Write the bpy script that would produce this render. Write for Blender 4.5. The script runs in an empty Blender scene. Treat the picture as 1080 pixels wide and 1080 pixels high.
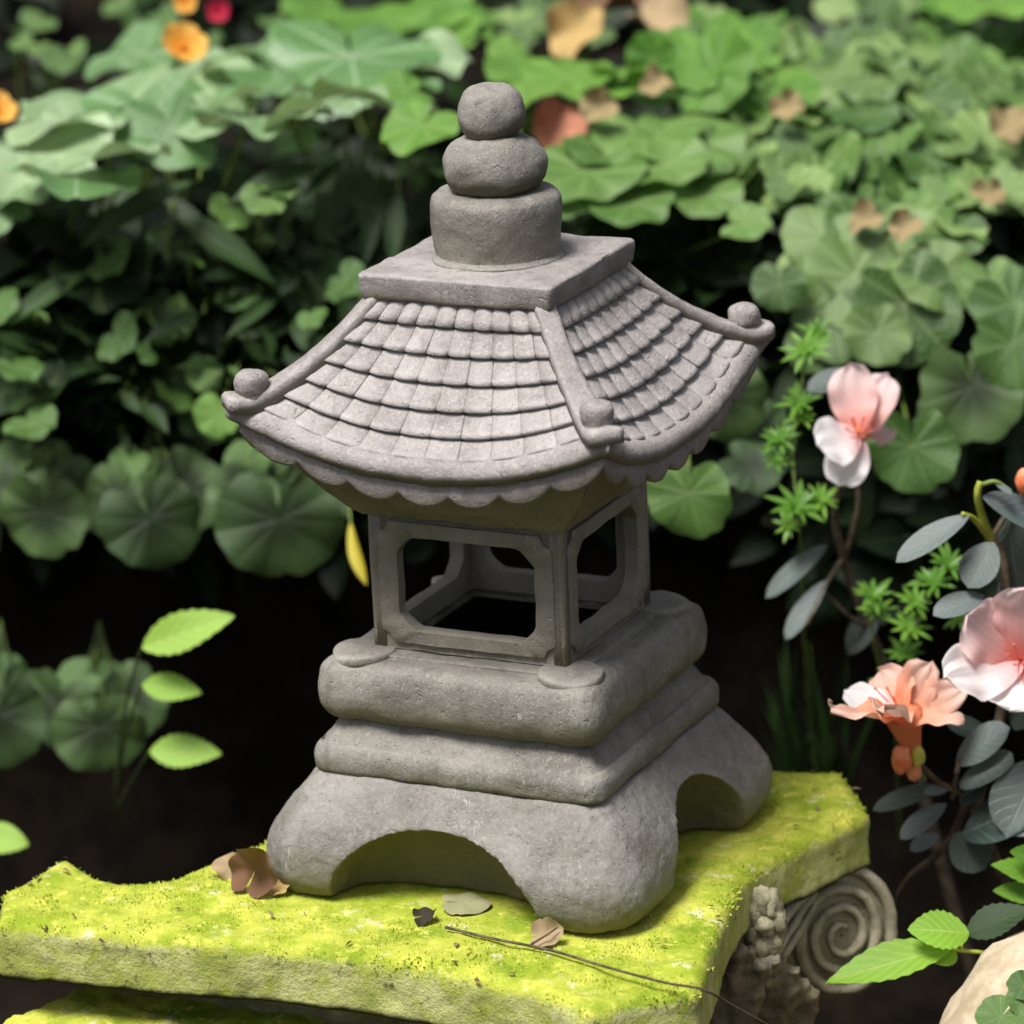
import bpy, bmesh, math, random
from mathutils import Vector, Matrix, noise
R = math.radians
PI = math.pi
sc = bpy.context.scene
col = sc.collection
rnd = random.Random(7)

# ------------------------------------------------------------------ camera
Z0 = 0.5                                   # top of the stone capital above the soil
FPX, DIST, EL, ROLL, TX, TZ, TH = 4522.7, 3.49767, R(17.4543), R(2.476), .00204, .29123 + Z0, R(25.7015)
FW = Vector((0, math.cos(EL), -math.sin(EL))); RT = Vector((1, 0, 0)); UP = Vector((0, math.sin(EL), math.cos(EL)))
CAM = Vector((TX, 0, TZ)) - DIST * FW

def ray(px, py):
    X, Y = px - 540, 540 - py
    c, s = math.cos(ROLL), math.sin(ROLL)
    X, Y = c * X + s * Y, -s * X + c * Y
    return FW + RT * (X / FPX) + UP * (Y / FPX)
def at(px, py, Y):                         # point of the place at depth Y
    r = ray(px, py)
    return CAM + r * ((Y - CAM.y) / r.y)
def at_z(px, py, z):
    r = ray(px, py)
    return CAM + r * ((z + Z0 - CAM.z) / r.z)
def mpp(Y):                                # metres per photo pixel at depth Y
    return ((Y - CAM.y) / math.cos(EL) + .0) / FPX

cd = bpy.data.cameras.new('camera'); cam = bpy.data.objects.new('camera', cd); col.objects.link(cam)
cd.sensor_width = 36; cd.lens = FPX / 1080 * 36
cd.clip_end = 200; cd.clip_start = .05
M = Matrix((RT, UP, -FW)).transposed()
cam.matrix_world = Matrix.Translation(CAM) @ M.to_4x4() @ Matrix.Rotation(-ROLL, 4, 'Z')
cd.dof.use_dof = True; cd.dof.focus_distance = 3.40; cd.dof.aperture_fstop = 4.3
sc.camera = cam

# ------------------------------------------------------------------ light
w = bpy.data.worlds.new('World'); sc.world = w; w.use_nodes = True
nt = w.node_tree; bg = nt.nodes['Background']
sky = nt.nodes.new('ShaderNodeTexSky'); sky.sky_type = 'NISHITA'; sky.sun_disc = False
SUN_EL = R(65)
sdir = Vector((math.cos(SUN_EL) * -.68, math.cos(SUN_EL) * -.73, math.sin(SUN_EL))).normalized()
sky.sun_elevation = SUN_EL; sky.sun_rotation = math.atan2(sdir.x, sdir.y)
sky.air_density = 1.0; sky.dust_density = 4
hs = nt.nodes.new('ShaderNodeHueSaturation'); hs.inputs['Saturation'].default_value = .38      # thin white cloud
nt.links.new(sky.outputs[0], hs.inputs['Color']); nt.links.new(hs.outputs[0], bg.inputs[0]); bg.inputs[1].default_value = .092
sl = bpy.data.lights.new('sun', 'SUN'); so = bpy.data.objects.new('sun', sl); col.objects.link(so)
sl.energy = 4.9; sl.angle = R(22); sl.color = (1, .97, .92)
so.rotation_euler = sdir.to_track_quat('Z', 'Y').to_euler(); so.location = (0, 0, 4)
sc.view_settings.view_transform = 'Standard'; sc.view_settings.look = 'None'
sc.view_settings.exposure = 0; sc.view_settings.gamma = 1

# ------------------------------------------------------------------ objects
def link(name, me, mat, parent=None):
    o = bpy.data.objects.new(name, me); col.objects.link(o)
    if mat is not None and not me.materials: me.materials.append(mat)
    if parent is not None: o.parent = parent
    return o
def tag(o, label=None, cat=None, group=None, kind=None):
    if label: o['label'] = label
    if cat: o['category'] = cat
    if group: o['group'] = group
    if kind: o['kind'] = kind
    return o
def empty(name, loc, rz=0.0):
    o = bpy.data.objects.new(name, None); col.objects.link(o)
    o.location = loc; o.rotation_euler = (0, 0, rz); o.empty_display_size = .05
    return o
def mesh(name, vs, fs, smooth=True, uvs=None, attr=None):
    me = bpy.data.meshes.new(name); me.from_pydata([tuple(v) for v in vs], [], fs)
    if uvs is not None:
        l = me.uv_layers.new(name='UVMap')
        for lp in me.loops: l.data[lp.index].uv = uvs[lp.vertex_index]
    if attr is not None:
        a = me.attributes.new('shade', 'FLOAT', 'POINT')
        for i, v in enumerate(attr): a.data[i].value = v
    if smooth:
        for p in me.polygons: p.use_smooth = True
    me.update(); return me
class MB:
    def __init__(s): s.v = []; s.f = []; s.uv = []; s.a = []
    def add(s, vs, fs, uvs=None, a=0.0):
        b = len(s.v); s.v += [Vector(v) for v in vs]; s.f += [tuple(i + b for i in f) for f in fs]
        s.uv += list(uvs) if uvs else [(0, 0)] * len(vs); s.a += [a] * len(vs)
    def tube(s, pts, r0, r1=None, n=7, a=0.0, ref=(.31, .2, .93)):
        pts = [Vector(p) for p in pts]; r1 = r0 if r1 is None else r1
        vs = []; fs = []; k = len(pts)
        ref = Vector(ref)
        for i, p in enumerate(pts):
            t = (pts[min(i + 1, k - 1)] - pts[max(i - 1, 0)]).normalized()
            u = t.cross(ref)
            if u.length < 1e-3: u = t.cross(Vector((1, 0, 0)))
            u.normalize(); v = t.cross(u); r = r0 + (r1 - r0) * i / max(1, k - 1)
            for j in range(n):
                q = 2 * PI * j / n; vs.append(p + (u * math.cos(q) + v * math.sin(q)) * r)
        for i in range(k - 1):
            for j in range(n):
                fs.append((i * n + j, i * n + (j + 1) % n, (i + 1) * n + (j + 1) % n, (i + 1) * n + j))
        fs.append(tuple(range(n - 1, -1, -1))); fs.append(tuple((k - 1) * n + j for j in range(n)))
        s.add(vs, fs, None, a)
    def mesh(s, name, smooth=True): return mesh(name, s.v, s.f, smooth, s.uv, s.a)
def bez(p0, p1, p2, n=8):
    p0, p1, p2 = Vector(p0), Vector(p1), Vector(p2)
    return [p0 * (1 - t) ** 2 + p1 * 2 * t * (1 - t) + p2 * t * t for t in (i / n for i in range(n + 1))]
def fbm(p, sc_, seed=0): return noise.fractal(Vector(p) * sc_ + Vector((seed * 7.3, seed * 3.1, seed * 5.7)), 1.0, 2.0, 4)
def rough(me, amp, scale, seed=0):
    me.update()
    ns = [v.normal.copy() for v in me.vertices]
    for v, n in zip(me.vertices, ns):
        v.co += n * amp * fbm(v.co, scale, seed)
    me.update(); return me
def remeshed(me, voxel, smooth_it=4, extra=None, fac=.5):
    o = bpy.data.objects.new('tmp', me); col.objects.link(o)
    cut = []
    for c in extra or []:
        co = bpy.data.objects.new('tmpcut', c); col.objects.link(co); cut.append(co)
        m = o.modifiers.new('b', 'BOOLEAN'); m.operation = 'DIFFERENCE'; m.object = co; m.solver = 'EXACT'
    m = o.modifiers.new('r', 'REMESH'); m.mode = 'VOXEL'; m.voxel_size = voxel
    m = o.modifiers.new('s', 'SMOOTH'); m.factor = fac; m.iterations = smooth_it
    dg = bpy.context.evaluated_depsgraph_get(); dg.update()
    out = bpy.data.meshes.new_from_object(o.evaluated_get(dg))
    for c in cut: bpy.data.objects.remove(c)
    bpy.data.objects.remove(o)
    out.materials.clear()
    for p in out.polygons: p.use_smooth = True
    return out

# ------------------------------------------------------------------ materials
class N:
    def __init__(s, name):
        s.m = bpy.data.materials.new(name); s.m.use_nodes = True
        s.t = s.m.node_tree; s.t.nodes.clear()
        s.out = s.n('OutputMaterial'); s.b = s.n('BsdfPrincipled'); s.l(s.b.outputs[0], s.out.inputs[0])
    def n(s, k, **kw):
        x = s.t.nodes.new('ShaderNode' + k)
        for a, b in kw.items(): setattr(x, a, b)
        return x
    def l(s, a, b): s.t.links.new(a, b)
    def val(s, sock, v):
        if isinstance(v, (int, float)): sock.default_value = v
        elif isinstance(v, (tuple, list)): sock.default_value = tuple(v) + ((1,) if len(v) == 3 and len(sock.default_value) == 4 else ())
        else: s.l(v, sock)
    def math(s, op, a, b=None, c=None, clamp=False):
        x = s.n('Math', operation=op); x.use_clamp = clamp
        for i, v in enumerate((a, b, c)):
            if v is not None: s.val(x.inputs[i], v)
        return x.outputs[0]
    def noise(s, scale, detail=4, rough=.6, vec=None, dist=0):
        x = s.n('TexNoise'); x.inputs['Scale'].default_value = scale; x.inputs['Detail'].default_value = detail
        x.inputs['Roughness'].default_value = rough; x.inputs['Distortion'].default_value = dist
        s.l(vec if vec is not None else s.obj(), x.inputs['Vector']); return x.outputs['Fac']
    def obj(s):
        if not hasattr(s, '_o'): s._o = s.n('TexCoord').outputs['Object']
        return s._o
    def uv(s):
        x = s.n('SeparateXYZ'); s.l(s.n('UVMap').outputs[0], x.inputs[0]); return x.outputs[0], x.outputs[1]
    def ramp(s, f, a, b):                    # smooth step from a to b -> 0..1
        x = s.n('MapRange'); x.interpolation_type = 'SMOOTHSTEP'
        s.val(x.inputs[0], f); x.inputs[1].default_value = a; x.inputs[2].default_value = b
        return x.outputs[0]
    def mix(s, f, a, b, mode='MIX'):
        x = s.n('Mix', data_type='RGBA', blend_type=mode)
        s.val(x.inputs['Factor'], f)
        s.val(x.inputs[6], a); s.val(x.inputs[7], b); return x.outputs[2]
    def bump(s, h, strength=.4, dist=.002, nrm=None):
        x = s.n('Bump'); x.inputs['Strength'].default_value = strength; x.inputs['Distance'].default_value = dist
        s.l(h, x.inputs['Height'])
        if nrm is not None: s.l(nrm, x.inputs['Normal'])
        return x.outputs[0]

def stone_mat(name, dark, light, olive=.6, olive_z=None, edge=.5, bumpy=.5, hollow=False, seam_dark=False):
    s = N(name)
    c = s.mix(s.ramp(s.noise(13, 7, .65), .30, .70), dark, light)
    c = s.mix(s.math('MULTIPLY', s.ramp(s.noise(38, 6, .75), .54, .72), .28), c, [x * .55 for x in dark])
    c = s.mix(s.math('MULTIPLY', s.ramp(s.noise(55, 6, .75), .56, .72), .35), c, [min(.7, x * 1.35) for x in light])
    c = s.mix(s.math('MULTIPLY', s.ramp(s.noise(420, 3, .7), .5, .72), .45), c, [min(.7, x * 1.55) for x in light])
    c = s.mix(s.math('MULTIPLY', s.ramp(s.noise(310, 2, .7), .60, .74), .55), c, [x * .42 for x in dark])
    # rain streaks running down and grey-green lichen spots
    ms = s.n('Mapping'); ms.inputs['Scale'].default_value = (1, 1, .10); s.l(s.obj(), ms.inputs[0])
    c = s.mix(s.math('MULTIPLY', s.ramp(s.noise(75, 4, .65, ms.outputs[0]), .53, .70), .38), c, [x * .50 for x in dark])
    c = s.mix(s.math('MULTIPLY', s.ramp(s.noise(46, 6, .8), .62, .68), .55), c, (.36, .37, .29))
    c = s.mix(s.math('MULTIPLY', s.ramp(s.noise(31, 5, .75), .63, .70), .40), c, (.13, .135, .06))
    # pale brushed scratches
    mp = s.n('Mapping'); mp.inputs['Scale'].default_value = (1, 1, .18); mp.inputs['Rotation'].default_value = (.5, .3, .2)
    s.l(s.obj(), mp.inputs[0])
    scr = s.noise(170, 4, .75, mp.outputs[0], 1.5)
    patch = s.ramp(s.noise(17, 3, .5), .48, .66)
    c = s.mix(s.math('MULTIPLY', s.math('MULTIPLY', s.ramp(scr, .55, .68), patch), .75), c, (.54, .51, .46))
    g = s.n('NewGeometry'); sp = s.n('SeparateXYZ'); s.l(g.outputs['Normal'], sp.inputs[0])
    pt = g.outputs['Pointiness']
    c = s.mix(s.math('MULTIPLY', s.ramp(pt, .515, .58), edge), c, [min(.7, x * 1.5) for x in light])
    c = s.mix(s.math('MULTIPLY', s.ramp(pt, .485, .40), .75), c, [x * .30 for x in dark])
    # olive algae on faces that look down and in damp blotches
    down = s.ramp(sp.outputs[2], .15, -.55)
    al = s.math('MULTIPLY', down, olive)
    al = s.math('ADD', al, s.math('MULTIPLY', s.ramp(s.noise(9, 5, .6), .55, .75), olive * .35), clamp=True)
    if olive_z is not None:
        ps = s.n('SeparateXYZ'); s.l(g.outputs['Position'], ps.inputs[0])
        low = s.ramp(s.math('ADD', ps.outputs[2], s.math('MULTIPLY', s.noise(22, 4), .04)), Z0 + olive_z, Z0 + .018)
        al = s.math('MAXIMUM', al, s.math('MULTIPLY', low, .9))
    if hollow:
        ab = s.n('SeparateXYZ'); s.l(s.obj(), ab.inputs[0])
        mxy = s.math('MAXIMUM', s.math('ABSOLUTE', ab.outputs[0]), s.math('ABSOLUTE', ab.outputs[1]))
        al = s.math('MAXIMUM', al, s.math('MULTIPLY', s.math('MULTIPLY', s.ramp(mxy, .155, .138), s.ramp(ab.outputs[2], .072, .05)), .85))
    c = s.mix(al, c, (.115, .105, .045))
    if seam_dark:  # tile heads, lower risers and side seams coloured darker
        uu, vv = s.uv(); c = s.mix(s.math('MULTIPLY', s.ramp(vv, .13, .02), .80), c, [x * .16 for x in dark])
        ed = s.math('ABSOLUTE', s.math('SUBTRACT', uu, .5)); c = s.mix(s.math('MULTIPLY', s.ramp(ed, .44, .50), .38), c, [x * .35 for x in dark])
    s.l(c, s.b.inputs['Base Color']); s.b.inputs['Roughness'].default_value = .62
    s.b.inputs['Specular IOR Level'].default_value = .45
    h = s.math('ADD', s.noise(260, 5, .7), s.math('SUBTRACT', s.math('MULTIPLY', s.noise(75, 7, .75), 1.6), s.math('MULTIPLY', s.ramp(s.noise(190, 2, .5), .64, .72), .9)))
    s.l(s.bump(h, bumpy * 1.1, .0018), s.b.inputs['Normal'])
    return s.m

def moss_mat(name='moss'):
    s = N(name)
    g = s.n('NewGeometry'); sp = s.n('SeparateXYZ'); s.l(g.outputs['Normal'], sp.inputs[0])
    m = s.mix(s.ramp(s.noise(16, 6, .7), .36, .64), (.27, .36, .026), (.54, .56, .085))
    m = s.mix(s.math('MULTIPLY', s.ramp(s.noise(9, 6, .7), .50, .66), .85), m, (.15, .26, .012))
    m = s.mix(s.math('MULTIPLY', s.ramp(s.noise(70, 6, .75), .52, .66), .75), m, (.70, .68, .14))
    m = s.mix(s.math('MULTIPLY', s.ramp(s.noise(120, 5, .8), .58, .68), .85), m, (.13, .17, .014))
    m = s.mix(s.math('MULTIPLY', s.ramp(s.noise(30, 6, .75), .58, .66), .9), m, (.64, .62, .36))            # bare pale stone
    m = s.mix(s.math('MULTIPLY', s.ramp(s.noise(230, 3, .7), .68, .74), .9), m, (.05, .05, .012))
    sd = s.mix(s.ramp(s.noise(20, 6, .7), .36, .64), (.36, .40, .10), (.60, .61, .25))
    sd = s.mix(s.math('MULTIPLY', s.ramp(s.noise(44, 6, .75), .50, .62), .7), sd, (.36, .43, .035))
    sd = s.mix(s.math('MULTIPLY', s.ramp(s.noise(60, 6, .8), .57, .66), .85), sd, (.055, .06, .022))
    k = s.ramp(s.math('ADD', sp.outputs[2], s.math('MULTIPLY', s.math('SUBTRACT', s.noise(45, 5, .7), .5), 1.3)), .02, .60)
    c = s.mix(k, sd, m)
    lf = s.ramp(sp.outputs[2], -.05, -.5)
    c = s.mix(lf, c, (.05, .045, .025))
    s.l(c, s.b.inputs['Base Color']); s.b.inputs['Roughness'].default_value = .95
    s.b.inputs['Specular IOR Level'].default_value = .15
    h = s.math('ADD', s.math('MULTIPLY', s.noise(330, 4, .7), .8), s.math('ADD', s.noise(90, 5, .7), s.noise(30, 4)))
    s.l(s.bump(h, .7, .0026), s.b.inputs['Normal'])
    return s.m

def leaf_mat(name, dark, light, vein, under, kind='round', veins=9, rim=0.0, rough_=.38, transl=.22, stuff=False, gloss=.5, tip=None):
    s = N(name)
    u, v = s.uv()
    if kind == 'round':
        ph = s.math('PINGPONG', s.math('MULTIPLY', u, veins), .5)          # 0 at vein, .5 between
        d = s.math('MULTIPLY', ph, s.math('ADD', v, .02))
        vn = s.ramp(d, .035, .008)
        ph2 = s.math('PINGPONG', s.math('ADD', s.math('MULTIPLY', v, 5.5), s.math('MULTIPLY', ph, -3.0)), .5)
        vn2 = s.math('MULTIPLY', s.ramp(ph2, .09, .02), .4)
        shade = s.ramp(ph, 0, .5)
    else:
        ax = s.math('ABSOLUTE', s.math('SUBTRACT', u, .5))
        vn = s.ramp(ax, .035, .012)
        ph2 = s.math('PINGPONG', s.math('SUBTRACT', s.math('MULTIPLY', v, 7), s.math('MULTIPLY', ax, 4.5)), .5)
        vn2 = s.math('MULTIPLY', s.ramp(ph2, .10, .02), .35)
        shade = s.ramp(ph2, 0, .5)
    nz = s.noise(28, 5, .65)
    rn = s.n('Attribute', attribute_name='shade').outputs['Fac'] if stuff else s.n('ObjectInfo').outputs['Random']
    f = s.math('ADD', s.math('MULTIPLY', nz, .6), s.math('SUBTRACT', s.math('MULTIPLY', rn, 1.15), .38), clamp=True)
    c = s.mix(f, dark, light)
    c = s.mix(s.math('MULTIPLY', shade, .22), c, [x * .55 for x in dark])
    c = s.mix(s.math('MAXIMUM', s.math('MULTIPLY', vn, .55), vn2), c, vein)
    c = s.mix(s.math('MULTIPLY', s.ramp(s.noise(60, 3, .7), .66, .74), .55), c, (.12, .10, .03))   # blemishes
    if tip is not None: c = s.mix(s.math('MULTIPLY', s.ramp(v, .80, 1.0), .6), c, tip)
    if rim: c = s.mix(s.math('MULTIPLY', s.ramp(v, .85, .25), rim), c, [x * .30 for x in dark])
    g = s.n('NewGeometry')
    c = s.mix(s.math('MULTIPLY', g.outputs['Backfacing'], .8), c, under)
    s.l(c, s.b.inputs['Base Color']); s.b.inputs['Roughness'].default_value = rough_
    s.b.inputs['Specular IOR Level'].default_value = gloss
    hh = s.math('ADD', s.math('MULTIPLY', s.math('MAXIMUM', vn, vn2), -.8), s.math('MULTIPLY', s.noise(120, 3), .5))
    nb = s.bump(hh, .5, .0015); s.l(nb, s.b.inputs['Normal'])
    tr = s.n('BsdfTranslucent'); s.l(s.mix(.6, c, [min(1, x * 1.6) for x in light], 'MIX'), tr.inputs[0])
    mx = s.n('MixShader'); mx.inputs[0].default_value = transl
    s.l(s.b.outputs[0], mx.inputs[1]); s.l(tr.outputs[0], mx.inputs[2]); s.l(mx.outputs[0], s.out.inputs[0])
    return s.m

def petal_mat(name, base, mid, tip, transl=.3):
    s = N(name); u, v = s.uv()
    nz = s.math('MULTIPLY', s.math('SUBTRACT', s.noise(60, 4), .5), .35)
    vv = s.math('ADD', v, nz)
    c = s.mix(s.ramp(vv, .05, .5), base, mid); c = s.mix(s.ramp(vv, .45, .95), c, tip)
    ln = s.math('PINGPONG', s.math('MULTIPLY', u, 9), .5)
    c = s.mix(s.math('MULTIPLY', s.ramp(ln, .16, .02), .22), c, base)
    s.l(c, s.b.inputs['Base Color']); s.b.inputs['Roughness'].default_value = .55
    s.b.inputs['Specular IOR Level'].default_value = .25
    s.l(s.bump(s.math('ADD', ln, s.noise(90, 3)), .35, .001), s.b.inputs['Normal'])
    tr = s.n('BsdfTranslucent'); s.l(c, tr.inputs[0])
    mx = s.n('MixShader'); mx.inputs[0].default_value = transl
    s.l(s.b.outputs[0], mx.inputs[1]); s.l(tr.outputs[0], mx.inputs[2]); s.l(mx.outputs[0], s.out.inputs[0])
    return s.m

def plain(name, a, b, scale=40, rough_=.8, bump=.4, spec=.3):
    s = N(name); c = s.mix(s.ramp(s.noise(scale, 5, .65), .35, .65), a, b)
    s.l(c, s.b.inputs['Base Color']); s.b.inputs['Roughness'].default_value = rough_
    s.b.inputs['Specular IOR Level'].default_value = spec
    s.l(s.bump(s.noise(scale * 4, 5, .7), bump, .002), s.b.inputs['Normal']); return s.m

ST_D, ST_L = (.165, .152, .134), (.30, .282, .252)
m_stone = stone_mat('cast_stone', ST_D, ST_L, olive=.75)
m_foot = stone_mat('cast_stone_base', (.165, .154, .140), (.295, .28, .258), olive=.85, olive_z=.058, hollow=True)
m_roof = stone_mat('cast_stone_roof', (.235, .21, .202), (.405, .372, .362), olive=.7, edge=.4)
m_tile = stone_mat('cast_stone_tiles', (.26, .235, .228), (.45, .418, .408), olive=.5, edge=.4, seam_dark=True)
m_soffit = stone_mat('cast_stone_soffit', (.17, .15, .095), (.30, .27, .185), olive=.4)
m_dark = plain('hollow_shade', (.004, .004, .003), (.010, .009, .007), 40, .95, .3, .05)  # near-black colour painting the shade inside the light box
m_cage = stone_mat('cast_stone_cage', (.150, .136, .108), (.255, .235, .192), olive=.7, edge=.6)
m_moss = moss_mat()
m_cap = stone_mat('damp_carved_stone', (.18, .16, .10), (.42, .38, .27), olive=.6, edge=.7, bumpy=.8)
m_soil = plain('dark_soil', (.004, .003, .002), (.013, .009, .006), 18, .95, .8, .1)
m_stem = plain('green_stem', (.10, .16, .03), (.20, .28, .07), 60, .5)
m_stem_y = plain('yellow_green_stem', (.30, .36, .04), (.42, .46, .08), 60, .5)
m_stem_dark = plain('dark_stem', (.03, .05, .012), (.06, .09, .025), 60, .5)
m_wood = plain('brown_twig', (.06, .045, .03), (.16, .12, .075), 90, .8)
m_boulder = plain('tan_boulder_stone', (.42, .33, .22), (.62, .52, .38), 30, .85, .5)
m_dry = plain('dry_brown_leaf', (.13, .06, .03), (.30, .15, .085), 70, .55, .6, .5)
m_dry2 = plain('dry_tan_leaf', (.34, .24, .12), (.50, .38, .24), 60, .7, .5)

L_pale = leaf_mat('pale_broad_leaf', (.11, .25, .07), (.37, .51, .27), (.50, .62, .43), (.24, .33, .02), veins=8, rough_=.30, transl=.2, gloss=.8)
L_mid = leaf_mat('mid_green_leaf', (.045, .125, .020), (.16, .30, .065), (.32, .45, .17), (.12, .20, .025), veins=9, rough_=.33, gloss=.7)
L_bright = leaf_mat('bright_green_leaf', (.09, .24, .03), (.19, .38, .06), (.34, .52, .16), (.13, .26, .03), veins=8, transl=.3)
L_olive = leaf_mat('muted_green_leaf', (.05, .12, .022), (.27, .41, .12), (.42, .54, .26), (.13, .20, .04), veins=9, rough_=.33, gloss=.7)
L_dark = leaf_mat('dark_scalloped_leaf', (.030, .068, .018), (.10, .175, .05), (.12, .19, .07), (.06, .10, .025), veins=11, rough_=.42, transl=.12, rim=.8)
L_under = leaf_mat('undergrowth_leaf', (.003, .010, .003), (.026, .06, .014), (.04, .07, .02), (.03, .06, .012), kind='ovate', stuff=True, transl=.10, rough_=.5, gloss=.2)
L_blade = leaf_mat('long_green_leaf', (.006, .020, .006), (.045, .095, .025), (.09, .14, .05), (.06, .11, .016), kind='ovate', transl=.15, gloss=.35)
L_azalea = leaf_mat('grey_green_azalea_leaf', (.045, .075, .066), (.135, .17, .165), (.23, .265, .255), (.16, .18, .15), kind='ovate', rough_=.34, transl=.06, gloss=.8)
L_azdark = leaf_mat('dark_azalea_leaf', (.018, .03, .02), (.05, .075, .055), (.09, .11, .09), (.06, .08, .05), kind='ovate', rough_=.4, transl=.06)
L_lime = leaf_mat('lime_green_leaflet', (.26, .50, .04), (.40, .66, .09), (.56, .76, .20), (.28, .46, .06), kind='ovate', transl=.35)
L_weed = leaf_mat('fresh_weed_leaf', (.10, .26, .025), (.22, .44, .05), (.34, .54, .12), (.16, .32, .03), kind='ovate', transl=.3)
P_pink = petal_mat('pink_petal', (.84, .26, .20), (.92, .58, .55), (.95, .76, .76), .38)
P_white = petal_mat('white_petal', (.90, .55, .55), (.95, .88, .89), (.96, .95, .95), .35)
P_salmon = petal_mat('salmon_petal', (.80, .26, .12), (.86, .44, .31), (.90, .62, .53))
P_orange = petal_mat('orange_petal', (.78, .30, .03), (.88, .42, .06), (.92, .55, .14))
P_red = petal_mat('red_petal', (.45, .01, .03), (.60, .02, .07), (.65, .04, .10))
m_calyx = plain('yellow_green_calyx', (.40, .42, .06), (.62, .58, .12), 60, .5)
m_bud = plain('orange_bud', (.72, .16, .06), (.84, .34, .18), 50, .5)

# ------------------------------------------------------------------ setting
def build_terrain():
    prof = [(-40, 0), (-8, 0), (-2, 0), (.5, 0), (.72, 0), (.80, .03), (.84, .2), (.86, .45), (.88, .62), (.93, .72), (1.05, .76), (1.3, .78), (1.7, .84), (2.2, 1.0), (3, 1.35), (4.5, 1.9), (8, 2.8), (40, 5)]
    vs = []; fs = []
    xs = [-40, -15, -7, -4] + [-3 + i * .1 for i in range(61)] + [4, 7, 15, 40]
    P = []
    for (a, b) in zip(prof[:-1], prof[1:]):
        n = 4 if -2 <= a[0] < 3 else 2
        for i in range(n): P.append((a[0] + (b[0] - a[0]) * i / n, a[1] + (b[1] - a[1]) * i / n))
    P.append(prof[-1])
    for x in xs:
        for (y, z) in P:
            k = .035 * fbm((x, y, z), 2.2, 3) if abs(x) < 6 and -3 < y < 6 else 0
            vs.append((x, y + (k * 1.2 if z > .01 else 0), z + k * .7 - (.0 if z > .01 else .012)))
    m = len(P)
    for i in range(len(xs) - 1):
        for j in range(m - 1): fs.append((i * m + j, i * m + j + 1, (i + 1) * m + j + 1, (i + 1) * m + j))
    fs = [tuple(reversed(f)) for f in fs]
    return link('ground', mesh('ground', vs, fs), m_soil)
tag(build_terrain(), kind='structure')

# ------------------------------------------------------------------ stone lantern (local frame: x along the left-hand face, z up from the capital)
lan = empty('stone_lantern', (0, 0, Z0), -TH)
tag(lan, 'weathered grey stone pagoda lantern with tiled roof and ball finial standing on the mossy capital', 'garden lantern')

def rsq_pt(h, r, i, n):                    # point i of n round a rounded square of half-size h, corner radius r
    per = n // 4; q, k = divmod(i, per); c = h - r
    nc = per // 2; ne = per - nc
    if k < nc:                             # corner arc
        a = (q + k / nc) * PI / 2
        cx, cy = [(c, c), (-c, c), (-c, -c), (c, -c)][q]
        return cx + r * math.cos(a), cy + r * math.sin(a)
    t = (k - nc) / ne; a = (q + 1) * PI / 2
    cx, cy = [(c, c), (-c, c), (-c, -c), (c, -c)][q]; dx, dy = [(-c, c), (-c, -c), (c, -c), (c, c)][q]
    return cx + (dx - cx) * t + r * math.cos(a), cy + (dy - cy) * t + r * math.sin(a)
def rsq(profile, n=128, cap_bottom=True, cap_top=True):
    vs = []; fs = []
    for (h, r, z) in profile:
        r = min(r, h * .999)
        for i in range(n): x, y = rsq_pt(h, r, i, n); vs.append((x, y, z))
    for k in range(len(profile) - 1):
        for i in range(n): fs.append((k * n + i, k * n + (i + 1) % n, (k + 1) * n + (i + 1) % n, (k + 1) * n + i))
    if cap_bottom: fs.append(tuple(range(n - 1, -1, -1)))
    if cap_top: fs.append(tuple((len(profile) - 1) * n + i for i in range(n)))
    return vs, fs
def spline(pts, n):                        # Catmull-Rom through tuples
    out = []; P = [pts[0]] + list(pts) + [pts[-1]]
    for i in range(1, len(P) - 2):
        for k in range(n):
            t = k / n; a, b, c, d = P[i - 1:i + 3]
            out.append(tuple(.5 * (2 * b[j] + (c[j] - a[j]) * t + (2 * a[j] - 5 * b[j] + 4 * c[j] - d[j]) * t * t + (3 * b[j] - a[j] - 3 * c[j] + d[j]) * t ** 3) for j in range(len(a))))
    out.append(tuple(pts[-1])); return out

# foot with four arches
foot_prof = spline([(.154, .036, 0), (.162, .038, .004), (.1685, .040, .018), (.1675, .039, .040), (.158, .036, .060), (.143, .030, .081), (.129, .022, .097)], 4)
v, f = rsq(foot_prof); me = mesh('foot', v, f)
def scoop(cx, cy, ax, ay, az):
    bm = bmesh.new(); bmesh.ops.create_uvsphere(bm, u_segments=96, v_segments=64, radius=1)
    for q in bm.verts:
        s_ = lambda t, e: math.copysign(abs(t) ** e, t)
        q.co = Vector((cx + ax * q.co.x, cy + ay * s_(q.co.y, .6), -.004 + az * q.co.z)) if ay < ax else Vector((cx + ax * s_(q.co.x, .6), cy + ay * q.co.y, -.004 + az * q.co.z))
    m = bpy.data.meshes.new('scoop'); bm.to_mesh(m); bm.free(); return m
cuts = [scoop(-.004, -.170, .094, .066, .072), scoop(0, .170, .08, .064, .064), scoop(.170, .006, .068, .077, .078), scoop(-.170, 0, .066, .075, .064)]
me = remeshed(me, .0019, 14, cuts); rough(me, .0022, 24, 1); rough(me, .0005, 150, 2)
link('base', me, m_foot, lan)

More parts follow.
